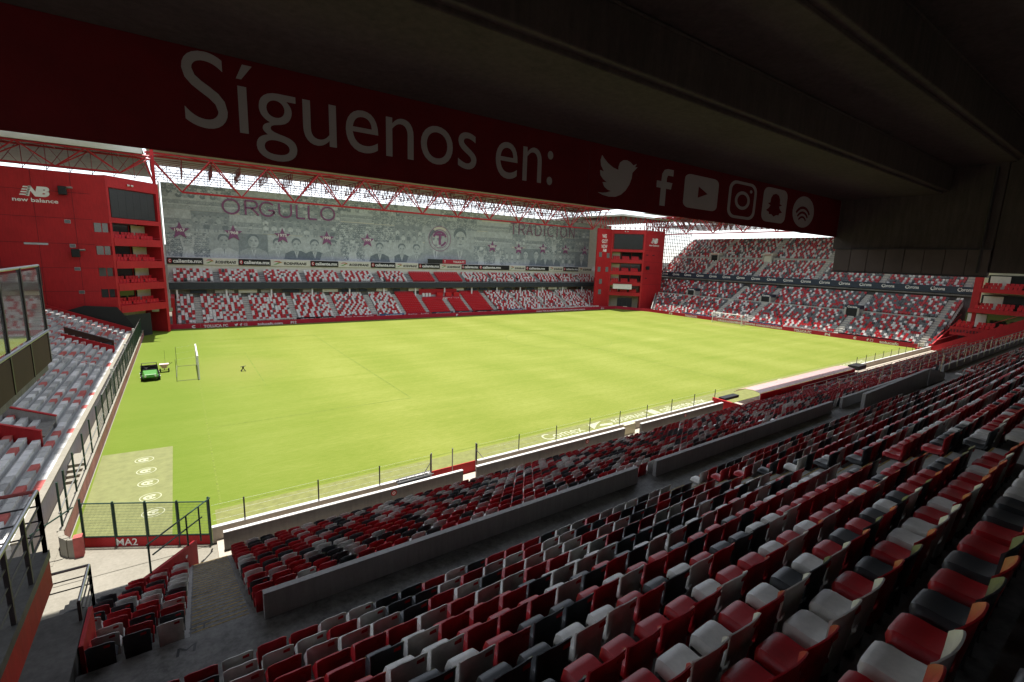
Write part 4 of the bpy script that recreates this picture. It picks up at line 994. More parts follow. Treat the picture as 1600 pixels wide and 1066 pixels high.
# ------------------------------------------------------------------ corner towers
def frame(o, ang):
    return Matrix.Translation(Vector(o)) @ Matrix.Rotation(ang, 4, 'Z')
def tower_face(t, o, ang, L, par_inv, levels, zs0, zs1, ztop, cream_side):
    """balcony face: u runs along the face, v = inwards; built in local space and placed by matrix"""
    F = frame(o, ang)
    def put(ob): ob.matrix_parent_inverse = par_inv; ob.matrix_basis = F; return ob
    # piers and top beam
    put(box('corner_pier', 0, .35, .0, 4.2, 0, ztop, RED, t)); put(box('corner_pier', L-.45, L, 0, 4.2, 0, ztop, RED, t))
    put(box('rear_wall', .36, L-.46, 4.0, 4.2, 0, ztop, OFFW if cream_side else CREAM, t))
    put(box('top_beam', .352, L-.452, .0, .5, zs1+.1, ztop, RED, t)); put(box('screen_sill', .352, L-.452, .0, .8, levels[0]+2.7, zs0-.08, RED, t))
    put(box('screen_back', .352, L-.452, .55, .75, zs0-.081, zs1+.101, RED, t))
    vs = put(box('video_screen', .7, L-.62, .30, .54, zs0, zs1, SCREEN, t))
    nx, nz = 6, 3
    for i in range(1, nx): put(box('screen_seam', .7+(L-1.32)*i/nx-.012, .7+(L-1.32)*i/nx+.012, .292, .299, zs0+.02, zs1-.02, BLACK, t))
    for q in (.38, .45): b = MB(); b.tube((L*q, -.12, zs1+.75), (L*q+.15, -.3, zs1+.7), .13, 8); put(b.build('floodlight', WHITE, t))
    for li, z in enumerate(levels):
        put(box('balcony_floor', .352, L-.452, .0, 3.99, z-.25, z, RED, t)); put(box('balcony_front', .351, L-.451, -.06, .06, z-.5, z+.55, RED, t))
        put(box('glass_partition', .36, L-.46, 2.9, 2.95, z+.3, z+2.6, DGLASS, t))
        for xx in (L*.33, L*.64): put(box('partition_post', xx, xx+.12, 2.86, 2.89, z, z+2.7, RED, t))
        put(box('cream_panel', L*.66 if cream_side else .5, L-.5 if cream_side else L*.3, 2.6, 2.66, z+.4, z+2.6, CREAM if li < 2 else OFFW, t))
        n = 3
        for i in range(n):
            x0 = .6+(L-1.4)*i/n
            b = MB()
            for q in range(2):
                for c in range(4):
                    xx = x0+.12+c*.5; yy = .35+q*.9; zz = z+.12+.4*q
                    b.box(xx, xx+.44, yy, yy+.4, zz+.4, zz+.48); b.box(xx, xx+.44, yy+.4, yy+.46, zz+.3, zz+1.0)
            put(b.build('balcony_seats', SVR, t, kind='stuff'))
    b = MB()
    for z in levels: b.tube((.4, -.02, z+.8), (L-.5, -.02, z+.8), .025, 5)
    put(b.build('balcony_rail', RED_STEEL, t))
def nb_logo(mb, o, right, w_, h):
    """slanted initials with speed stripes, and the words under them"""
    o = Vector(o); R_ = Vector(right).normalized()
    zb = h*.34
    text_to(mb, 'N', o+R_*(w_*.30)+Vector((0, 0, zb)), R_, Z_, w_*.26, h*.62, .06, .25, off=.03); text_to(mb, 'B', o+R_*(w_*.56)+Vector((0, 0, zb)), R_, Z_, w_*.24, h*.62, .06, .25, off=.03)
    for i in range(4): poly_to(mb, [(.16+.03*i, .38+.155*i), (.34+.03*i, .38+.155*i), (.36+.03*i, .46+.155*i), (.18+.03*i, .46+.155*i)], o, R_, Z_, w_, h, off=.03)
    text_to(mb, 'new balance', o, R_, Z_, w_, h*.24, .02, off=.03)
LV = [13.9, 10.7, 7.5, 4.3]
# left tower
lt = empty('corner_tower', 'red corner tower left of the mural with video screen and stacked balconies', 'tower', 'corner towers', (-8.4, 60, 0)); li = Matrix.Translation(lt.location).inverted()
def lp(o): o.matrix_parent_inverse = li; return o
tower_face(lt, (-8.4, 60, 0), math.radians(45), 8.1, li, LV, 17.35, 21.3, 22.95, True)
lp(box('side_wall', -40, -10.15, 60.0, 60.4, 0, 22.85, RED, lt))
z = 22.85
for i, (a, c) in enumerate(((16.45, 15.2), (13.3, 12.1), (10.3, 9.1), (7.3, 6.1))):
    lp(box('side_wall', -10.149, -8.41, 60.0, 60.4, a, z, RED, lt)); z = c
    lp(box('strip_window', -10.1, -8.5, 60.25, 60.3, c, a, DGLASS, lt))
    lp(box('window_mullion', -9.35, -9.25, 60.2, 60.249, c, a, RED, lt))
lp(box('side_wall', -10.149, -8.41, 60.0, 60.4, 0, z, RED, lt))
lp(box('plinth_wall', -16.5, -8.8, 59.5, 59.95, 0, 3.4, RED, lt))
for zz in (4.0, 7.0, 10.2, 13.45, 16.8, 20.2): lp(box('panel_joint', -40, -10.16, 59.985, 59.998, zz, zz+.05, MAROON2, lt))
for xx in (-31, -27.2, -23.4, -19.6, -15.8, -12.0):
    for z0_, z1_ in zip((.0, 4.06, 7.06, 10.26, 13.51, 16.86, 20.26), (3.99, 6.99, 10.19, 13.44, 16.79, 20.19, 22.8)): lp(box('panel_joint', xx, xx+.04, 59.985, 59.998, z0_, z1_, MAROON2, lt))
b = MB(); nb_logo(b, (-17.7, 60, 18.65), X_, 4.3, 2.1); lp(b.build('lettering', LETTER, lt))
for q, (vx, vz) in enumerate(((-12.72, 16.4), (-12.5, 13.2), (-12.3, 10.1), (-12.15, 6.9))):
    v = lp(box('wall_vent', vx-.3, vx+.3, 59.93, 59.995, vz-.22, vz+.22, GREY_STEEL, lt))
    for s in range(3): lp(box('vent_slat', vx-.27, vx+.27, 59.90, 59.929, vz-.17+.13*s, vz-.09+.13*s, DARK, lt))
lp(box('wall_vent', -17.2, -14.9, 59.93, 59.995, 13.2, 13.45, GREY_STEEL, lt))
lp(box('lower_sign_band', -4.9, -2.2, 66.4, 66.5, 3.2, 3.75, GREY_STEEL, lt))
for nm, sx, sz in (('upper', -12.75, 20.4), ('lower', -12.2, 12.3)):
    r = empty('loudspeaker', 'black loudspeaker on a bracket on the red tower wall, the %s of two' % nm, 'loudspeaker', 'loudspeakers on the tower wall', (sx, 59.4, sz))
    bevel(box('speaker_body', -.42, .42, -.45, .25, -.6, .5, BLACK, r), .08, 2); box('wall_bracket', -.1, .1, .25, .6, -.1, .1, DKSTEEL, r); b = MB(); b.tube((.4, -.1, .35), (1.0, -.3, .4), .14, 8); b.build('horn', GREY_STEEL, r)
# right tower
rt = empty('corner_tower', 'red corner tower right of the mural with WE GOT NOW lettering', 'tower', 'corner towers', (102.9, 70.2, 0)); ri = Matrix.Translation(rt.location).inverted()
def rp(o): o.matrix_parent_inverse = ri; return o
tower_face(rt, (102.9, 70.2, 0), math.radians(-45), 9.5, ri, [13.9, 10.5, 7.4, 4.4], 17.4, 21.65, 22.95, False)
rp(box('left_wall', 97.2, 102.85, 70.2, 70.6, 0, 22.9, RED, rt)); rp(box('side_wall', 109.75, 118.5, 63.6, 64.0, 0, 22.85, RED, rt)); rp(box('side_wall', 118.1, 118.5, 64.01, 74, 0, 22.85, RED, rt))
b = MB()
for q, t in enumerate(('WE', 'GOT', 'NOW')): text_to(b, t, (98.9, 70.2, 20.3-1.45*q), X_, Z_, (1.8, 2.3, 2.3)[q], 1.05, .02, off=.03)
text_to(b, 'NB', (99.5, 70.2, 16.4), X_, Z_, 1.4, .8, .06, .2, off=.03); rp(b.build('lettering', LETTER, rt))
for zz in (7.4, 10.5, 13.9, 17.2): rp(box('panel_joint', 109.76, 118.4, 63.585, 63.598, zz, zz+.06, MAROON2, rt))
b = MB(); nb_logo(b, (111.6, 63.6, 18.5), X_, 4.4, 2.4); rp(b.build('lettering', LETTER, rt))
for vx, vz in ((98.6, 15.6), (101.8, 15.4), (98.4, 11.4), (101.6, 11.4), (99.3, 7.9), (99.2, 4.9)): rp(box('small_window', vx-.55, vx+.55, 70.12, 70.19, vz-.7, vz+.7, SG, rt))
for vx, vz in ((111.0, 15.9), (113.8, 15.9), (111.2, 12.3), (111.2, 9.2)): rp(box('wall_vent', vx-.5, vx+.5, 63.53, 63.59, vz-.15, vz+.15, MAROON2, rt))
b = MB(); b.box(-.4, .4, -.5, .2, -.5, .5); r = empty('loudspeaker', 'dark loudspeaker on the side wall of the far right tower', 'loudspeaker', 'loudspeakers on the tower wall', (111.2, 63.3, 12.2)); b.build('speaker_body', BLACK, r); box('wall_bracket', -.1, .1, .2, .4, -.1, .1, DKSTEEL, r)
aw = empty('awning', 'grey awning hung on the lower balconies of the far right tower', 'awning', None, (104.6, 68, 6.6)); b = MB(); b.hexa([(-1.6, .6, -.7), (2.2, -3.2, -.7), (2.4, -3.0, -.7), (-1.4, .8, -.7), (-1.3, .9, .75), (2.5, -2.9, .75), (2.6, -2.8, .75), (-1.2, 1.0, .75)]); b.build('cloth', OFFW, aw)
b = MB(); b.tube((-1.4, .8, .76), (2.5, -2.9, .76), .05); b.build('bar', DKSTEEL, aw)
# ground-level passages at the foot of the towers
for x0, y0, x1, y1, nm in ((104.2, 68.2, 109.5, 62.9, 'dark players passage at the foot of the far right tower'), (-8.2, 60.1, -3.2, 65.1, 'dark passage at the foot of the left tower')):
    r = empty('passage', nm, 'passage'); b = MB(); d = Vector((x1-x0, y1-y0, 0)).normalized(); n_ = Vector((-d.y, d.x, 0)) if x0 > 50 else Vector((d.y, -d.x, 0)); o = Vector((x0, y0, 0))+n_*-.12
    b.hexa([tuple(o+d*.4-n_*.0), tuple(o+d*4.6), tuple(o+d*4.6+n_*.08), tuple(o+d*.4+n_*.08)]+[tuple(Vector(q)+Vector((0, 0, 3.4))) for q in (o+d*.4, o+d*4.6, o+d*4.6+n_*.08, o+d*.4+n_*.08)]); b.build('painted_opening', DARK, r)  # flat black panel painted for the shade inside the passage
    for q in (.4, 1.8, 3.2, 4.6): b = MB(); b.tube(o+d*q-n_*.05, o+d*q-n_*.05+Vector((0, 0, 2.8)), .05); b.build('gate_bar', DKSTEEL, r)
    b = MB(); b.hexa([tuple(o+d*2.2-n_*.1), tuple(o+d*3.4-n_*.1), tuple(o+d*3.4-n_*.06), tuple(o+d*2.2-n_*.06)]+[tuple(Vector(q)+Vector((0, 0, .9))) for q in (o+d*2.2-n_*.1, o+d*3.4-n_*.1, o+d*3.4-n_*.06, o+d*2.2-n_*.06)]); b.build('low_panel', CREAM, r)
# corner roofs
for nm, x0, x1, y0, y1 in (('dark roof over the left tower with a white front edge', -60, -3.95, 58.6, 92), ('dark roof over the far right tower', 98.5, 113, 68.5, 92)):
    r = empty('corner_roof', nm, 'roof')
    if x0 < 0:
        box('roof_sheet', x0, x1, y0+.2, y1, 26.8, 27.0, ROOFD, r); box('roof_edge', x0, x1, y0, y0+.19, 26.15, 27.0, ROOFW, r)
    else:
        box('roof_sheet', 100, 125, 64, 95, 26.4, 26.6, ROOFD, r); box('roof_edge', 99.8, 99.99, 64, 95, 26.2, 26.7, ROOFW, r); box('roof_edge', 100, 125, 63.8, 63.99, 26.2, 26.7, ROOFW, r)
truss('roof_truss', 'red roof truss above the left corner tower', (-43, 59.0, 23.6), X_, Y_, 6, 6.6, 23.5, 26.0, RED_STEEL, 3.0, 1.5, .12)
b = MB(); r = empty('truss_column', 'tall red steel column where the left tower meets the mural', 'column', None, (-3.1, 67.2, 0)); b.box(-.22, .22, -.22, .22, 0, 28.3); b.build('column_shaft', RED, r); b = MB(); b.tube((0, -.2, 23), (-.9, -1.8, 26), .12); b.build('knee_brace', RED_STEEL, r)
lat2 = empty('roof_lattice', 'dark steel lattice under the roof of the left corner', 'steelwork', None, (-20, 63, 24)); mi2 = Matrix.Translation(lat2.location).inverted()
for i in range(17):
    x = -42+2.3*i; b = MB(); b.tube((x, 62, 23.0), (x, 62, 26.7), .05, 4); b.tube((x, 62, 23.1), (x+2.3, 62, 26.6), .045, 4); b.tube((x+2.3, 62, 23.1), (x, 62, 26.6), .035, 4); b.build('cross_frame', LSTEEL, lat2).matrix_parent_inverse = mi2
lat3 = empty('roof_lattice', 'dark steel lattice above the far right tower', 'steelwork', None, (108, 70, 24)); mi3 = Matrix.Translation(lat3.location).inverted()
for i in range(9):
    for (ax, ay, dx, dy) in ((98.5+1.2*i, 70.9-.8*i, 1.2, -.8), (109.5+1.3*i, 64.2, 1.3, 0)):
        b = MB(); b.tube((ax, ay, 22.9), (ax, ay, 26.5), .08, 4); b.tube((ax, ay, 22.9), (ax+dx, ay+dy, 26.4), .07, 4); b.tube((ax+dx, ay+dy, 22.9), (ax, ay, 26.4), .07, 4); b.build('cross_frame', RED_STEEL, lat3).matrix_parent_inverse = mi3

# ------------------------------------------------------------------ right stand behind the far goal
rg = empty('grandstand', 'two-tier right grandstand with navy fascia reading Corona behind the far goal', 'grandstand')
RL, RU = 21, 21
rl_x = lambda k: 109.4+.76*k
rl_f = lambda k: .15+.40*k
ru_x = lambda k: 126.3+.76*k
ru_f = lambda k: 10.6+.535*k
ymin = -3.2
def ymax_l(x): return 58.6+(x-109)*.62
for k in range(RL): box('terrace_step', rl_x(k)-.3, rl_x(k)+.46, ymin, ymax_l(rl_x(k)), rl_f(k)-1, rl_f(k), CONC_LIGHT, rg)
for k in range(RU): box('terrace_step', ru_x(k)-.3, ru_x(k)+.46, -14, 70.6, ru_f(k)-.9, ru_f(k), CONC_LIGHT, rg)
box('upper_fascia', 125.0, 125.15, -6.2, 70.2, 9.75, 11.15, NAVY, rg); box('deck_soffit', 125.2, 142.5, -14, 70, 9.3, 9.6, CONC, rg); box('rear_wall', 126.6, 126.8, -14, 70.5, 0, 9.25, CONC, rg)
box('stand_back_wall', 142.6, 142.9, -14, 70.6, 0, 22.1, CONC_LIGHT, rg)
b = MB(); b.hexa([(109.1, 58.9, -.1), (125, 68.9, -.1), (125, 69.1, -.1), (109.1, 59.1, -.1), (109.1, 58.9, .9), (125, 68.9, 9.4), (125, 69.1, 9.4), (109.1, 59.1, .9)]); b.build('stand_end_wall', CONC_LIGHT, rg)
box('front_kerb_wall', 108.7, 108.95, ymin, 58.6, -.2, .55, CONC_LIGHT, rg)
YAL = [52.5, 40.4, 31.6, 12.3, -1.6]; YAU = [54.6, 39.5, 24.6, 11, -3]
for y in YAL:
    b = MB()
    for k in range(RL): b.box(rl_x(k)-.31, rl_x(k)+.1, y-.55, y+.55, rl_f(k)+.002, rl_f(k)+.2)
    b.build('stair_flight', CONC_PALE, rg)
for y in YAU:
    b = MB()
    for k in range(RU): b.box(ru_x(k)-.31, ru_x(k)+.1, y-.55, y+.55, ru_f(k)+.002, ru_f(k)+.26)
    b.build('stair_flight', CONC_PALE, rg)
box('cross_aisle_wall', rl_x(11)-.28, rl_x(11)-.16, ymin, ymax_l(rl_x(11)), rl_f(11)-.2, rl_f(11)+.62, CONC_LIGHT, rg); box('cross_aisle_wall', ru_x(9)-.28, ru_x(9)-.16, -14, 70.5, ru_f(9)-.2, ru_f(9)+.75, CONC_LIGHT, rg)
VOL = [(52.5, 11), (31.5, 11), (12.3, 9)]
VOU = [(55.5, 8), (39.6, 8)]
P = []; MI = []
for k in range(RL):
    if k == 11: continue
    y = ymin+.3
    while y < ymax_l(rl_x(k))-.5:
        if all(abs(y-a) > .75 for a in YAL) and not any(abs(y-a) < 2.1 and kk <= k < kk+3 for a, kk in VOL):
            P.append((rl_x(k)+.3, y, rl_f(k))); MI.append(BI[pick_alt(.40, .19, .06)] if rs.random() < .68 else BI['grey'])
        y += .52
bulk.add(*T_FAR, P, 1, MI, False)
P = []; MI = []
for k in range(RU):
    if k == 9: continue
    y = -13.5
    while y < 70.2:
        if all(abs(y-a) > .75 for a in YAU) and not any(abs(y-a) < 2.0 and kk <= k < kk+3 for a, kk in VOU):
            P.append((ru_x(k)+.3, y, ru_f(k))); MI.append(BI[pick_alt(.40, .34, .03)] if rs.random() < .74 else BI['grey'])
        y += .52
bulk.add(*T_FAR, P, 1, MI, False)
for nm, lst, fx, ff, cap in (('lower', VOL, rl_x, rl_f, NAVY), ('upper', VOU, ru_x, ru_f, OFFW)):
    for q, (y, k) in enumerate(lst):
        x0, z0 = fx(k), ff(k)
        r = empty('stand_entrance', '%s-tier entrance of the right stand, %s from the far tower' % (nm, ordw(q+1)), 'entrance', 'entrances of the right stand', (x0, y, z0)); 
        box('painted_opening', -.05, 2.0, -1.0, 1.0, 0, 1.75, DARK if not (nm == 'upper' and q == 1) else OFFW, r); box('side_wall', -.3, 2.4, -1.35, -1.02, 0, 2.0, CONC_LIGHT, r); box('side_wall', -.3, 2.4, 1.02, 1.35, 0, 2.0, CONC_LIGHT, r); box('lintel_panel', -.12, 2.2, -1.4, 1.4, 1.76 if nm == 'lower' else 1.9, 2.5, cap, r)  # solid blocks: black paints inner shade, off-white paints daylight coming through
        b = MB(); text_to(b, 'Corona', (-.12, .9, 1.98), (0, -1, 0), Z_, 1.8, .4, .03, off=.02); b.build('lettering', LETTER if nm == 'lower' else RED, r)
for i in range(18):
    y = 68.6-4.15*i; b = MB(); text_to(b, 'orona', (125.0, y-.55, 10.24), (0, -1, 0), Z_, 1.75, .46, .02, off=.03); band_to(b, ring_pts(.35, .32, .36, .36, 14, .8, 5.5), ring_pts(.35, .32, .20, .20, 14, .8, 5.5), (125.0, y, 10.2), (0, -1, 0), Z_, 1, 1, 0, .03, False); poly_to(b, [(.05, .62), (.25, .9), (.42, .68), (.6, .9), (.66, .62)], (125.0, y, 10.2), (0, -1, 0), Z_, 1, .85, 0, .03); b.build('lettering', LETTER, rg)
rb = empty('goal_side_board', 'long low red board with white lettering behind the far goal', 'advertising board', 'red boards round the pitch', (107.9, 30, 0)); mi = Matrix.Translation(rb.location).inverted()
for i in range(10): box('board_panel', 107.9, 108.02, -1.6+6.05*i, -1.6+6.05*(i+1)-.02, -.25, .8, REDB, rb).matrix_parent_inverse = mi
b = MB(); b.wall((107.95, 58.95), (104.25, 68.2), .12, -.25, .8); b.build('board_panel', REDB, rb).matrix_parent_inverse = mi
b = MB()
for t, y0, wd, ht in (('P3', 52.0, 1.0, .5), ('TOLUCA FC', 47, 3.6, .5), ('ORGULLOSAMENTE', 37.6, 6.4, .45), ('SIEMPRE CONQUISTADORES', 30.6, 8.4, .5), ('TOLUCA FC', 19.7, 3.5, .55), ('P4', 13.6, 1.0, .55), ('tolucafc', 4.2, 3.0, .5)): text_to(b, t, (107.9, y0, .08), (0, -1, 0), Z_, wd, ht, .03, off=.012)
band_to(b, ring_pts(.3, .3, .3, .26, 14, .7, 5.6), ring_pts(.32, .3, .12, .1, 14, .7, 5.6), (107.9, 8.5, .1), (0, -1, 0), Z_, 1, 1, 0, closed=False)
def poly_y(b, fn, y, sx): fn_pts = []; 
for sgn in (0,):
    o = Vector((107.9, 6.3, .12))
    poly_to(b, [(.28, 0), (.60, 0), (.60, .47), (.90, .47), (.96, .65), (.60, .65), (.60, .76), (.98, .83), (.98, 1), (.30, .9), (.28, .65), (.02, .65), (.02, .47), (.28, .47)], o, (0, -1, 0), Z_, .4, .5)
    band_to(b, rrect(0, 1, 0, 1, .24, 6), rrect(.12, .88, .12, .88, .18, 6), Vector((107.9, 5.7, .12)), (0, -1, 0), Z_, .5, .5)
b.build('lettering', LETTER, rb).matrix_parent_inverse = mi
for q, (y1, y0, mt, t, lab) in enumerate(((47.5, 38.8, BLUE, 'ANDREWS', 'blue banner on the front of the right stand left of the goal'), (38.6, 30.8, OFFW, 'LA MEJOR AFICION', 'white banner on the front of the right stand behind the goal'), (30.2, 22.8, BLUE, 'VITAMINAS', 'blue banner on the front of the right stand right of the goal'), (22, 13.5, OFFW, 'SIEMPRE TOLUCA', 'white banner on the front of the right stand near P4'), (11.5, -.5, BLACK, 'PASION ROJA', 'black mesh banner on the front of the right stand near the far corner'))):
    r = empty('front_row_banner', lab, 'banner', 'banners on the right stand front', (108.6, (y0+y1)/2, .2)); mi = Matrix.Translation(r.location).inverted()
    box('banner_sheet', 108.55, 108.6, y0, y1, .1, 1.0, mt, r).matrix_parent_inverse = mi
    if mt is not BLACK: b = MB(); text_to(b, t, (108.55, y1-.7, .3), (0, -1, 0), Z_, (y1-y0)*.8, .5, .03, off=.012); b.build('lettering', LETTER if mt is BLUE else NAVY, r).matrix_parent_inverse = mi
    for yy in np.arange(y0, y1+.1, 3.0): b = MB(); b.tube((108.62, yy, 0), (108.62, yy, 2.6), .035, 5); b.build('post', DKSTEEL, r).matrix_parent_inverse = mi
truss('roof_truss', 'red roof truss spanning above the right stand', (113.5, 66.5, 22), (0, -1, 0), X_, 9, 8.2, 21.95, 26.6, RED_STEEL, 3.2, 1.6, .14)
lat4 = empty('roof_lattice', 'pale and red steel struts under the roof of the right stand', 'steelwork', None, (125, 40, 25)); mi4 = Matrix.Translation(lat4.location).inverted()
for i in range(40):
    y = 68-1.9*i; b = MB(); b.tube((116.5, y, 26.6), (146, y, 27.4), .13, 5); b.tube((118, y, 24.6), (146, y, 25.0), .09, 5)
    for j in range(9): xx = 118+3.1*j; b.tube((xx, y, 26.6+.02*j), (xx+1.55, y, 24.7), .07, 4); b.tube((xx+1.55, y, 24.7), (xx+3.1, y, 26.7), .07, 4)
    b.build('cross_frame', RED_STEEL if i % 2 else GREY_STEEL, lat4).matrix_parent_inverse = mi4
for xx, zz in ((120, 26.7), (128, 26.9), (136, 27.2), (143, 24.9), (143, 23.4)): b = MB(); b.tube((xx, -12, zz), (xx, 72, zz), .08, 5); b.build('purlin', GREY_STEEL, lat4).matrix_parent_inverse = mi4
r = empty('right_roof', 'pale roof sheet over the right stand', 'roof'); box('roof_sheet', 112.8, 150, -14, 68, 28.0, 28.15, ROOFW, r)
gf = empty('gap_screen', 'tall pale wire screen between the far right tower and the upper tier', 'screen', None, (121, 66, 11)); mi = Matrix.Translation(gf.location).inverted()
b = MB()
for i in range(27): b.tube((118.6+i*.9, 70.9, 10), (118.6+i*.9, 70.9, 26.5), .13, 4)
for i in range(15): b.tube((118.6, 70.9, 10.5+i*1.1), (142, 70.9, 10.5+i*1.1), .11, 4)
b.build('wire_grid', GREY_STEEL, gf).matrix_parent_inverse = mi

# near right corner tower, seen past the end of the near stand
nt_ = empty('corner_tower', 'red corner tower with open balconies beyond the end of the near stand', 'tower', 'corner towers', (113, -8, 0)); ni = Matrix.Translation(nt_.location).inverted()
def np_(o): o.matrix_parent_inverse = ni; return o
np_(box('side_wall', 118, 118.4, -30, -5.5, 0, 21, RED, nt_)); np_(box('corner_pier', 113, 113.5, -7.4, -6.9, 3.6, 20, RED, nt_)); np_(box('rear_wall', 117.5, 117.9, -25, -6.8, 0, 20, CREAM, nt_))
for q, (x, y1, z, yw) in enumerate(((113, -6.9, 10.9, -25), (112, -6.5, 7.4, -25), (110.4, -4.9, 4.1, -22))):
    np_(box('balcony_floor', x, 117.4, yw, y1, z-.3, z, RED, nt_)); np_(box('balcony_front', x-.12, x-.001, yw, y1, z-.35, z+.35, RED, nt_))
    np_(box('glass_partition', 116.5, 116.55, yw, y1-.6, z+.2, z+2.7, DGLASS, nt_)); np_(box('cream_panel', 116.3, 116.4, y1-3.4, y1-.9, z+.2, z+2.5, OFFW, nt_))
    for i in range(6):
        b = MB(); y0 = y1-.6-2.6*i
        for c in range(4):
            for rw in range(2): b.box(x+.5+rw*.9, x+.9+rw*.9, y0-.55*c-.46, y0-.55*c, z+.3+.35*rw, z+.42+.35*rw); b.box(x+.9+rw*.9, x+.97+rw*.9, y0-.55*c-.46, y0-.55*c, z+.3+.35*rw, z+1.0+.35*rw)
        np_(b.build('balcony_seats', SVR, nt_, kind='stuff'))
b = MB()
for i in range(22): b.box(110.26, 110.27, -5.3-.42*i, -5.05-.42*i, 3.5, 4.0)
np_(b.build('lower_sign_band', MAROON2, nt_)); np_(box('lower_sign_panel', 110.275, 110.4, -20, -5.0, 3.0, 3.76, RED, nt_))
for a, c, th, z0a, z1a, z0b, z1b, nm in (((107.15, -3.6), (107.15, -17), .25, -.3, .75, -.3, 8.6, 'red sloping end wall of the near stand'), ((109.0, -3.3), (118, -4.6), .25, -.3, 1.0, -.3, 5.3, 'red sloping wall at the near end of the right stand')):
    r = empty('end_wall', nm, 'wall', None, (a[0], a[1], 0)); mi = Matrix.Translation(r.location).inverted(); b = MB(); b.wall(a, c, th, z0a, z1a, z0b, z1b); b.build('wall_body', RED, r).matrix_parent_inverse = mi
    b = MB(); b.tube((a[0], a[1], z1a+.9), (c[0], c[1], z1b+.9), .04); b.build('handrail', RED_STEEL, r).matrix_parent_inverse = mi
r = empty('corner_railing', 'small white railing at the far right corner of the pitch', 'railing', None, (106.6, -2.4, 0))
for q in range(5): b = MB(); b.tube((-2+.8*q, 0, 0), (-2+.8*q, 0, 1.2), .035); b.build('post', CREAM, r)
for z in (.4, .8, 1.2): b = MB(); b.tube((-2, 0, z), (1.2, 0, z), .03); b.build('rail', CREAM, r)
box('corner_box', 104.6, 105.4, -2.9, -2.1, 0, .55, RED, label='small red box standing in the far right corner beside the boards', cat='box')

bulk_obj = bulk.build('stadium_seats', BM, label='thousands of red white and charcoal seats filling the other rows and stands', cat='seats', kind='stuff')
# ------------------------------------------------------------------ left terrace behind the near goal
tl = empty('terrace', 'pale left terrace of long concrete benches painted in red and white blocks', 'terrace')
TLN = 15
tx_ = lambda k: -7.35-.56*k
tz_ = lambda k: 1.22+.252*k
BR_GREY = stained('bench_grey_concrete', (.50, .50, .49), (.36, .36, .355), .75, .7)
BR_GREY2 = stained('bench_dark_concrete', (.36, .36, .355), (.22, .22, .215), .75, .9)
rb_ = random.Random(3)
for k in range(TLN):
    x1, x0 = tx_(k), tx_(k)-.56
    b = MB(); y = -2.0; z1 = tz_(k)
    b.box(x0, x1, -2, 58.6, z1-1.3, z1-.055, 0)
    seatx = x1-.02
    while y < 58.4:
        ln_ = .96; t = rb_.random(); m_ = 1 if t < .21 else (2 if t < .38 else (3 if t < .58 else 0))
        # bench slab blocks sit proud of the step, leaving a foot way behind
        b.box(x0+.22, x1+.012, y, min(58.5, y+ln_-.035), z1-.05, z1+.17, m_); y += ln_
    b.build('bench_row', [BR_GREY, BR_RED, BR_WHT, BR_GREY2], tl)
box('front_wall', -7.34, -7.12, -2, 58.6, -.2, 1.32, PARAPET, tl); box('front_ledge', -7.36, -7.06, -2, 58.6, 1.325, 1.42, PAVE, tl)
for q, y in enumerate((30.6,)):
    b = MB(); b.tube((-11.2, y, 3.0+.7), (-7.6, y, 1.3+.7), .025); [b.tube((-11.2+.9*i, y, 2.9-.4*i), (-11.2+.9*i, y, 3.7-.4*i), .02) for i in range(5)]; b.build('stair_rail', WHITE, tl)
# sloping walls that cut through the terrace
def slope_wall(name, lab, y, x0, x1, z0, z1, mt, cap, cat='wall', thick=.22, h=0):
    r = empty(name, lab, cat, 'sloping walls of the left terrace', (x1, y, 0)); mi = Matrix.Translation(r.location).inverted()
    b = MB(); b.wall((x1, y), (x0, y), thick, 0, z1, 0, z0); b.build('wall_body', mt, r).matrix_parent_inverse = mi
    b = MB(); b.wall((x1+.02, y), (x0, y), thick+.04, z1+.002, z1+.07, z0+.002, z0+.07); b.build('wall_cap', cap, r).matrix_parent_inverse = mi; return r
slope_wall('sloping_wall', 'red sloping wall beside the dark stairwell in the left terrace', 42.6, -12.1, -7.7, 3.65, 1.85, RED, RED)
box('stairwell', -11.9, -8.1, 42.75, 44.6, .5, 2.1, DARK, tl)  # solid black block in place of the stairwell's inner shade
slope_wall('sloping_wall', 'dark brown far wall of the stairwell in the left terrace', 44.7, -12.1, -7.9, 4.1, 2.2, BROWN, DKSTEEL)
slope_wall('sloping_wall', 'red sloping wall at the far end of the left terrace', 58.75, -16.5, -6.7, 5.6, 1.5, RED, RED)
slope_wall('sloping_wall', 'grey sloping wall with red top in the near part of the left terrace', 13.9, -13.5, -8.3, 4.5, 2.2, PARAPET, RED)
slope_wall('sloping_wall', 'red sloping wall nearest the camera in the left terrace', 10.3, -13, -8.4, 4.3, 2.35, RED, RED)
box('stair_gap', -12.6, -8.3, 10.45, 13.75, 1.9, 2.0, CONC, tl)
# black sheet painted in for the shade of the void between terrace and tower
r = empty('void_shade_sheet', 'black sheet painted for the shaded void between left terrace and tower', 'shade_sheet', None, (-10, 59.2, 3)); b = MB(); b.hexa([(-6.5, -.1, .6), (4.1, -.1, -2.6), (4.1, 0, -2.6), (-6.5, 0, .6), (-2.0, -.1, 2.1), (1.5, -.1, 1.8), (1.5, 0, 1.8), (-2.0, 0, 2.1)]); b.build('sheet', DARK, r)
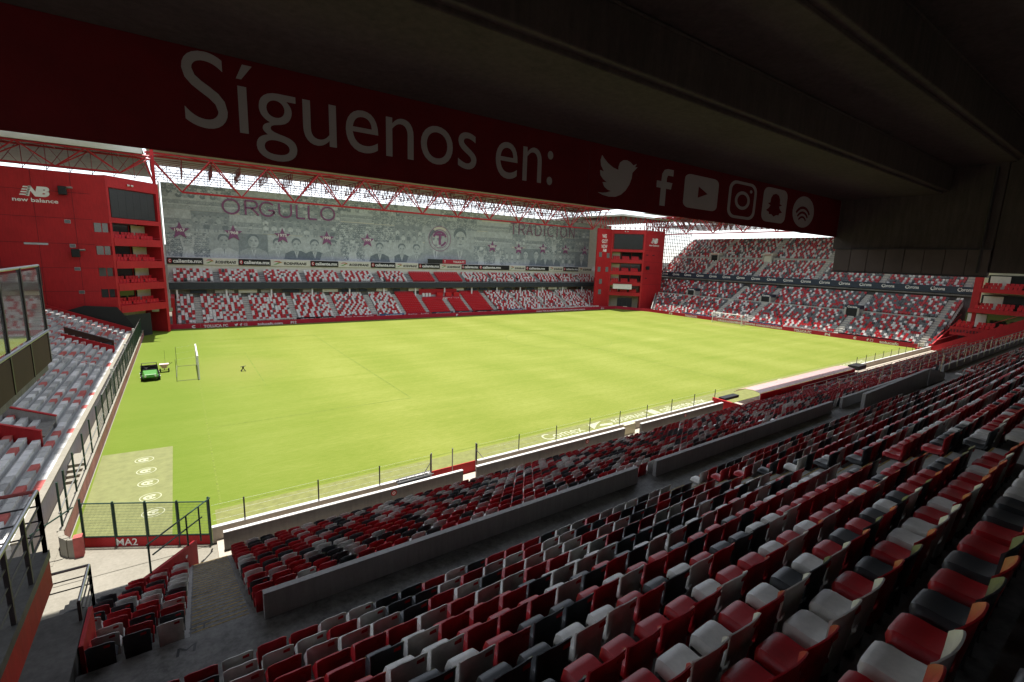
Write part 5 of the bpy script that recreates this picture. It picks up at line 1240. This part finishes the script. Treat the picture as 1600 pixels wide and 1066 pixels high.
# low wall and fence along the walkway
lw = empty('goal_end_wall', 'low pink and white wall between left walkway and pitch', 'wall', 'pitch walls', (-6.1, 30, 0)); mi = Matrix.Translation(lw.location).inverted()
box('wall_body', -6.2, -6.02, -.6, 66.5, -.2, .80, mat('faded_pink_wall', (.50, .20, .21), .7, .3, 1.2), lw).matrix_parent_inverse = mi; box('wall_cap', -6.24, -5.98, -.6, 66.5, .802, .88, PAVE, lw).matrix_parent_inverse = mi
b = MB()
pts = [(-6.11, -.6), (-6.0, -1.15), (-5.72, -1.6), (-5.36, -1.75)]
for a, c in zip(pts, pts[1:]): b.wall(a, c, .2, -.2, .86)
b.build('curved_end', PAVE, lw, smooth=False).matrix_parent_inverse = mi
b = MB(); b.box(-5.55, -5.25, -1.85, -1.5, -.1, .95); o = b.build('corner_pier', BR_RED, lw); o.matrix_parent_inverse = mi
fn = empty('goal_end_fence', 'dark green mesh fence on posts along the left walkway', 'fence', None, (-6.1, 30, .9)); mi = Matrix.Translation(fn.location).inverted()
b = MB(); b.box(-.035, .035, -.05, .05, -.9, 2.1); pm = b.mesh('post', GREEN_STEEL)
ys = [-.2, 1.2, 3.6, 6.6, 9.3, 12.3]+[15.3+2.6*i for i in range(18)]
for y in ys: o = link('post', pm, fn); o.location = (0, y-30, 0)
for i, (a, c) in enumerate(zip(ys, ys[1:])):
    if i < 5: continue
    b = MB(); a_, c_ = a-30, c-30
    for j in range(1, 22): yy = a_+(c_-a_)*j/22; b.tube((0, yy, .05), (0, yy, 2.0), .0045, 3)
    for j in range(9): b.tube((0, a_, .1+.235*j), (0, c_, .1+.235*j), .005, 3)
    b.build('mesh_panel', GREEN_STEEL, fn)
b = MB(); b.tube((0, -30.5, .75), (0, -14.7, .75), .03); b.tube((0, -14.7, 2.05), (0, 30, 2.05), .03); b.build('top_rail', GREY_STEEL, fn)
for q, y in enumerate((25.0, 38.0, 50.0)):
    b = MB(); b.box(-.12, .12, -.05, .05, -.9, 2.0); o = b.build('white_pole', WHITE, fn); o.location = (-.25, y-30, 0)
st = empty('walkway_steps', 'short flight of concrete steps on the left walkway', 'steps', None, (-6.75, 8.2, 0))
for i in range(4): box('step', -.45, .45, -1.2+.42*i, 2.0, .17*i, .17*(i+1), PAVE, st)
# upper decks of the left stand glimpsed at the edge
ud = empty('grandstand', 'maroon fronted decks of the left stand glimpsed beside the red tower', 'grandstand'); 
box('deck_front', -15.7, -15.5, -10, 57.5, 8.0, 10.3, MAROON2, ud); box('deck_floor', -24, -15.71, -10, 57.5, 7.9, 8.2, CONC, ud); box('deck_front', -21.8, -21.6, -10, 57.5, 14.6, 16.5, MAROON2, ud); box('deck_floor', -32, -21.81, -10, 57.5, 14.4, 14.7, CONC, ud); box('rear_wall', -32.5, -32.1, -10, 59.5, 0, 24, CONC, ud)
for i in range(14):
    for x, z in ((-15.5, 8.5), (-21.6, 15.0)):
        b = MB(); text_to(b, 'Corona', (x, 56.0-3.4*i-1.6, z), Y_, Z_, 1.5, .6, .03, off=.02); b.build('lettering', LETTER, ud)
r = empty('left_roof', 'roof over the left stand', 'roof'); box('roof_sheet', -60, -6.9, 2.0, 58, 27.0, 27.2, ROOF_MILK, r)
# glazed screen at the left edge
gs = empty('glazed_screen', 'tall glass screen in a metal frame above brown panels at the left edge', 'screen', None, (-5, -7, 9.3)); mi = Matrix.Translation(gs.location).inverted()
def gp(o): o.matrix_parent_inverse = mi; return o
yb = [-4.55, -7.0, -9.25, -11.5, -13.7]
for y in yb: b = MB(); b.box(-5.05, -4.95, y-.05, y+.05, 9.28, 12.72); gp(b.build('post', DKSTEEL, gs))
for a, c in zip(yb, yb[1:]):
    gp(box('glass_pane', -5.012, -4.988, c+.055, a-.055, 10.5, 12.6, GLASS, gs)); gp(box('base_panel', -5.03, -4.97, c+.052, a-.052, 9.28, 10.30, BROWN, gs))
b = MB(); b.tube((-5, -14, 12.72), (-5, -4.45, 12.72), .045, 8); gp(b.build('top_rail', GREY_STEEL, gs)); b = MB(); b.tube((-4.96, -14, 10.42), (-4.96, -4.5, 10.42), .05, 8); gp(b.build('mid_rail', GREY_STEEL, gs))
b = MB(); b.box(-12, -5.06, -14, -4.6, 9.0, 9.27); gp(b.build('floor_slab', CONC, gs)); b = MB(); b.box(-9, -8, -10, -9, 0, 8.99); gp(b.build('support_column', CONC, gs))
# raised platform and railings in the near left corner
pf = empty('platform', 'raised grey platform with red edge in the near left corner', 'platform', None, (-6, -18, 7.6)); mi = Matrix.Translation(pf.location).inverted()
def pp(o): o.matrix_parent_inverse = mi; return o
pp(box('deck', -10, -3.4, -21.5, -15.85, 7.5, 7.66, DKFLOOR, pf)); pp(box('edge_beam', -10, -3.42, -21.5, -15.87, 6.9, 7.498, RED, pf)); pp(box('red_wall', -10, -3.9, -21.4, -17.2, 0, 6.898, RED, pf))
def railing(name, lab, a, c, n, h, mt, bars=4, rad=.028, cat='railing', group=None):
    a, c = Vector(a), Vector(c); r = empty(name, lab, cat, group, tuple(a)); d = c-a
    for i in range(n): q = d*i/(n-1); b = MB(); b.box(q.x-.03, q.x+.03, q.y-.03, q.y+.03, q.z-.05, q.z+h); b.build('post', mt[0], r)
    for j in range(bars): zz = Vector((0, 0, h*(1-j*.24))); b = MB(); b.tube(zz, d+zz, rad*(1.25 if j == 0 else .6), 8); b.build('rail', mt[1] if j == 0 else mt[0], r)
    return r
railing('railing', 'steel railing along the right edge of the near left platform', (-3.45, -15.9, 7.66), (-3.45, -21.3, 7.66), 6, 1.25, (DKSTEEL, GREY_STEEL), 4, group='railings of the left platform')
railing('railing', 'red topped railing along the far edge of the near left platform', (-3.45, -15.9, 7.66), (-9, -15.9, 7.66), 5, 1.25, (DKSTEEL, BR_RED), 4, group='railings of the left platform')
railing('railing', 'steel railing beside the small corner block of seats', (-3.38, -12.75, 4.35), (-3.38, -14.3, 4.35), 2, 1.1, (DKSTEEL, GREY_STEEL), 4, group='railings of the left platform')
railing('railing', 'short cross railing behind the corner seats below the platform', (-3.38, -12.75, 4.35), (-4.5, -12.75, 4.35), 2, 1.1, (DKSTEEL, GREY_STEEL), 3, group='railings of the left platform')
box('concrete_ramp', -4.15, -3.32, -18.2, -13.85, 4.0, 4.98, DKFLOOR, label='smooth grey concrete slab beside the corner seats', cat='slab')
box('red_stub_wall', -3.30, -3.22, -15.3, -13.9, 3.9, 5.0, RED, label='short red wall beside the concrete slab and corner seats', cat='wall')
b = MB(); b.tube((-6.9, -1.5, 1.35), (-5.5, -1.3, 2.15), .035); r = empty('gate_handrail', 'dark bar linking the mesh gate to the left walkway wall', 'handrail'); b.build('rail', GREEN_STEEL, r); b = MB(); b.tube((-6.85, -1.5, 0), (-6.85, -1.5, 1.4), .04); b.build('post', GREEN_STEEL, r)
box('walkway_floor', -7.1, -6.24, -2, 62, -.2, .004, PAVE, kind='structure', label='pale lit walkway between left terrace and low wall', cat='walkway')

# ------------------------------------------------------------------ goals, vehicle and small things on the pitch
def goal(x, sgn, lab, sagged):
    r = empty('goal', lab, 'goal', 'football goals', (x, 33.5, 0))
    for y in (-3.66, 3.66): b = MB(); b.tube((0, y, 0), (0, y, 2.5), .075, 10); b.build('post', WHITE, r, smooth=False)
    b = MB(); b.tube((0, -3.73, 2.46), (0, 3.73, 2.46), .075, 10); b.build('crossbar', WHITE, r)
    for y in (-3.66, 3.66): b = MB(); b.tube((-sgn*1.9, y, 0), (-sgn*1.9, y, 2.3), .02, 6); b.build('net_pole', GREEN_STEEL if sagged else WHITE, r)
    b = MB(); b.tube((0, -3.66, .05), (-sgn*1.9, -3.66, .05), .02); b.tube((0, 3.66, .05), (-sgn*1.9, 3.66, .05), .02); b.tube((-sgn*1.9, -3.66, .05), (-sgn*1.9, 3.66, .05), .02); b.build('ground_frame', DKSTEEL, r)
    b = MB(); q = -sgn*1.9; tr = .005 if not sagged else .003
    for i in range(25 if not sagged else 3): y = -3.66+(.305 if not sagged else 3.66)*i; b.tube((0, y, 2.44), (q, y, 2.2), tr, 3); b.tube((q, y, 2.2), (q, y, 0), tr, 3)
    for i in range(9 if not sagged else 2): b.tube((q, -3.66, .27*i), (q, 3.66, .27*i), tr, 3)
    for s in (() if sagged else (-3.66, 3.66)):
        for i in range(9): b.tube((0, s, .27*i), (q, s, .25*i), tr, 3)
        for i in range(1, 7): b.tube((q*i/7, s, 0), (q*i/7, s, 2.42-.03*i), tr, 3)
    b.build('net', LETTER, r, kind='stuff')
goal(0, 1, 'white football goal seen end-on in front of the left terrace', True)
goal(L_, -1, 'white football goal in front of the right stand', False)
v = empty('utility_vehicle', 'small green grounds utility vehicle parked behind the left goal', 'utility vehicle', None, (-4.15, 32.4, 0)); v.rotation_euler = (0, 0, math.radians(4))
bevel(box('body', -.66, .66, -1.35, 1.3, .34, .62, GREENV, v), .06)
b = MB(); b.hexa([(-.62, -1.5, .42), (.62, -1.5, .42), (.66, -.45, .62), (-.66, -.45, .62), (-.5, -1.42, .72), (.5, -1.42, .72), (.58, -.5, 1.02), (-.58, -.5, 1.02)]); bevel(b.build('hood', GREENV, v), .05)
box('dashboard', -.58, .58, -.5, -.38, .62, 1.08, BLACK, v)
for s in (-1, 1):
    ws = box('seat', s*.06 if s > 0 else -.56, .56 if s > 0 else -.06, -.1, .4, .62, .84, BLACK, v); box('backrest', s*.06 if s > 0 else -.56, .56 if s > 0 else -.06, .36, .46, .84, 1.3, BLACK, v)
    for y in (-.95, .95):
        b = MB(); b.tube((s*.56, y, .31), (s*.80, y, .31), .31, 16); wh = b.build('wheel', TYRE, v); b = MB(); b.tube((s*.80, y, .31), (s*.815, y, .31), .15, 12); b.build('rim', GREY_STEEL, wh)
    b = MB(); b.tube((s*.42, -1.47, .56), (s*.42, -1.53, .56), .09, 10); b.build('headlight', OFFW, v)
    b = MB(); b.tube((s*.62, .48, .6), (s*.62, .48, 1.55), .03); b.build('roll_bar', BLACK, v)
b = MB(); b.tube((-.62, .48, 1.55), (.62, .48, 1.55), .03); b.build('roll_bar', BLACK, v)
cb = MB(); cb.box(-.72, .72, .55, 1.75, .70, .76); cb.box(-.72, -.67, .55, 1.75, .76, 1.08); cb.box(.67, .72, .55, 1.75, .76, 1.08); cb.box(-.67, .67, .55, .6, .76, 1.08); cb.box(-.67, .67, 1.7, 1.75, .76, 1.08); cb.build('cargo_bed', BLACK, v)
b = MB(); b.tube((-.28, -.42, 1.02), (-.28, -.2, 1.2), .02); b.tube((-.45, -.2, 1.2), (-.11, -.2, 1.2), .02); b.build('steering_wheel', BLACK, v); bevel(box('tool_bag', .05, .5, .8, 1.4, .77, 1.15, BROWN, v), .08)
r = empty('spreader_cart', 'small pink hopper cart on dark wheels beside the green vehicle', 'cart', None, (-3.0, 35.0, 0))
b = MB(); b.hexa([(-.18, -.15, .42), (.18, -.15, .42), (.18, .15, .42), (-.18, .15, .42), (-.42, -.34, .9), (.42, -.34, .9), (.42, .34, .9), (-.42, .34, .9)]); b.build('hopper', PINK, r)
for s in (-1, 1): b = MB(); b.tube((s*.32, 0, .2), (s*.44, 0, .2), .2, 12); b.build('wheel', TYRE, r)
b = MB(); b.tube((-.32, 0, .2), (.32, 0, .2), .03); b.tube((0, 0, .2), (0, 0, .45), .03); b.build('axle', BLACK, r); b = MB(); b.tube((.1, .2, .5), (.75, .35, .95), .025); b.tube((-.1, .2, .5), (.55, .55, .95), .025); b.build('handle', BLACK, r)
b = MB(); b.tube((.1, .1, .9), (.12, .1, 2.4), .012, 4); b.build('flag_pole', DKSTEEL, r)
r = empty('pitch_sprinkler', 'small black four-legged sprinkler standing on the grass before the left goal', 'sprinkler', None, (4.2, 31.74, 0))
for a in range(4): b = MB(); t = math.pi/4+a*math.pi/2; b.tube((0, 0, .35), (.32*math.cos(t), .32*math.sin(t), 0), .035); b.build('leg', BLACK, r)
b = MB(); b.tube((0, 0, .3), (0, 0, .55), .09, 8); b.tube((-.25, 0, .5), (.28, 0, .58), .04); b.build('sprinkler_head', BLACK, r)

# ------------------------------------------------------------------ dugouts and long rails of the near stand
for nm, x0, x1 in (('long glossy pale pink dugout canopy along the near touchline', 44.0, 66.5),):
    r = empty('dugout_canopy', nm, 'dugout', None, ((x0+x1)/2, -4.4, 0)); mi = Matrix.Translation(r.location).inverted()
    n = 8; wd = (x1-x0)/n
    for i in range(n):
        b = MB(); pts = [(-5.9, 1.62), (-5.2, 1.75), (-4.4, 1.7), (-3.7, 1.45), (-3.3, 1.1)]
        for (ya, za), (yc, zc) in zip(pts, pts[1:]): b.hexa([(x0+wd*i, ya, za-.03), (x0+wd*(i+1)-.03, ya, za-.03), (x0+wd*(i+1)-.03, yc, zc-.03), (x0+wd*i, yc, zc-.03), (x0+wd*i, ya, za), (x0+wd*(i+1)-.03, ya, za), (x0+wd*(i+1)-.03, yc, zc), (x0+wd*i, yc, zc)])
        b.build('canopy_panel', CANOPY, r).matrix_parent_inverse = mi
    for i in range(n+1):
        b = MB(); b.tube((x0+wd*i, -5.9, .1), (x0+wd*i, -5.9, 1.6), .04); b.build('support', WHITE, r).matrix_parent_inverse = mi
    box('rear_panel', x0, x1, -6.0, -5.93, -.1, 1.58, SVR, r).matrix_parent_inverse = mi
    box('bench', x0+.4, x1-.4, -5.7, -5.2, .15, .6, SVR, r).matrix_parent_inverse = mi
ds = empty('dugout_steps', 'red walled dugout entrance with black roof in front of the near seats', 'dugout', None, (41, -4.6, 0)); mi = Matrix.Translation(ds.location).inverted()
for a in (box('side_wall', 39.9, 40.1, -6.2, -3.5, -.1, 1.15, RED, ds), box('roof_panel', 40.1, 42.6, -4.6, -4.0, 1.05, 1.3, BLACK, ds), box('rear_wall', 40.11, 43.4, -6.2, -6.05, -.1, 1.0, RED, ds)): a.matrix_parent_inverse = mi
box('black_hatch', 70.0, 72.6, -5.2, -4.0, .8, 1.35, BLACK, label='small black hatch beyond the far end of the pink dugout canopy', cat='hatch')
for q, (y, z, x0, x1, lab) in enumerate(((-8.7, 1.6, 46, 104, 'long metal handrail low among the red seats of the far near-stand'), (-11.6, 2.9, 46, 104, 'long metal handrail halfway up the far part of the near stand'), (-14.4, 4.1, 46, 105, 'long metal handrail along the top of the lower seats'), (-16.4, 5.4, 54, 105, 'long metal handrail beside the far aisle'))):
    r = empty('long_handrail', lab, 'handrail', 'long handrails of the near stand', ((x0+x1)/2, y, z)); mi = Matrix.Translation(r.location).inverted()
    for h in (.75, 1.1): b = MB(); b.tube((x0, y, z+h), (x1, y, z+h), .03); b.build('rail', GREY_STEEL, r).matrix_parent_inverse = mi
    b = MB(); b.tube((0, 0, -.5), (0, 0, 1.1), .03); pm = b.mesh('post', CREAM)
    n = int((x1-x0)/2.6)
    for i in range(n+1): o = link('post', pm, r); o.location = (x0+2.6*i-(x0+x1)/2, 0, 0)
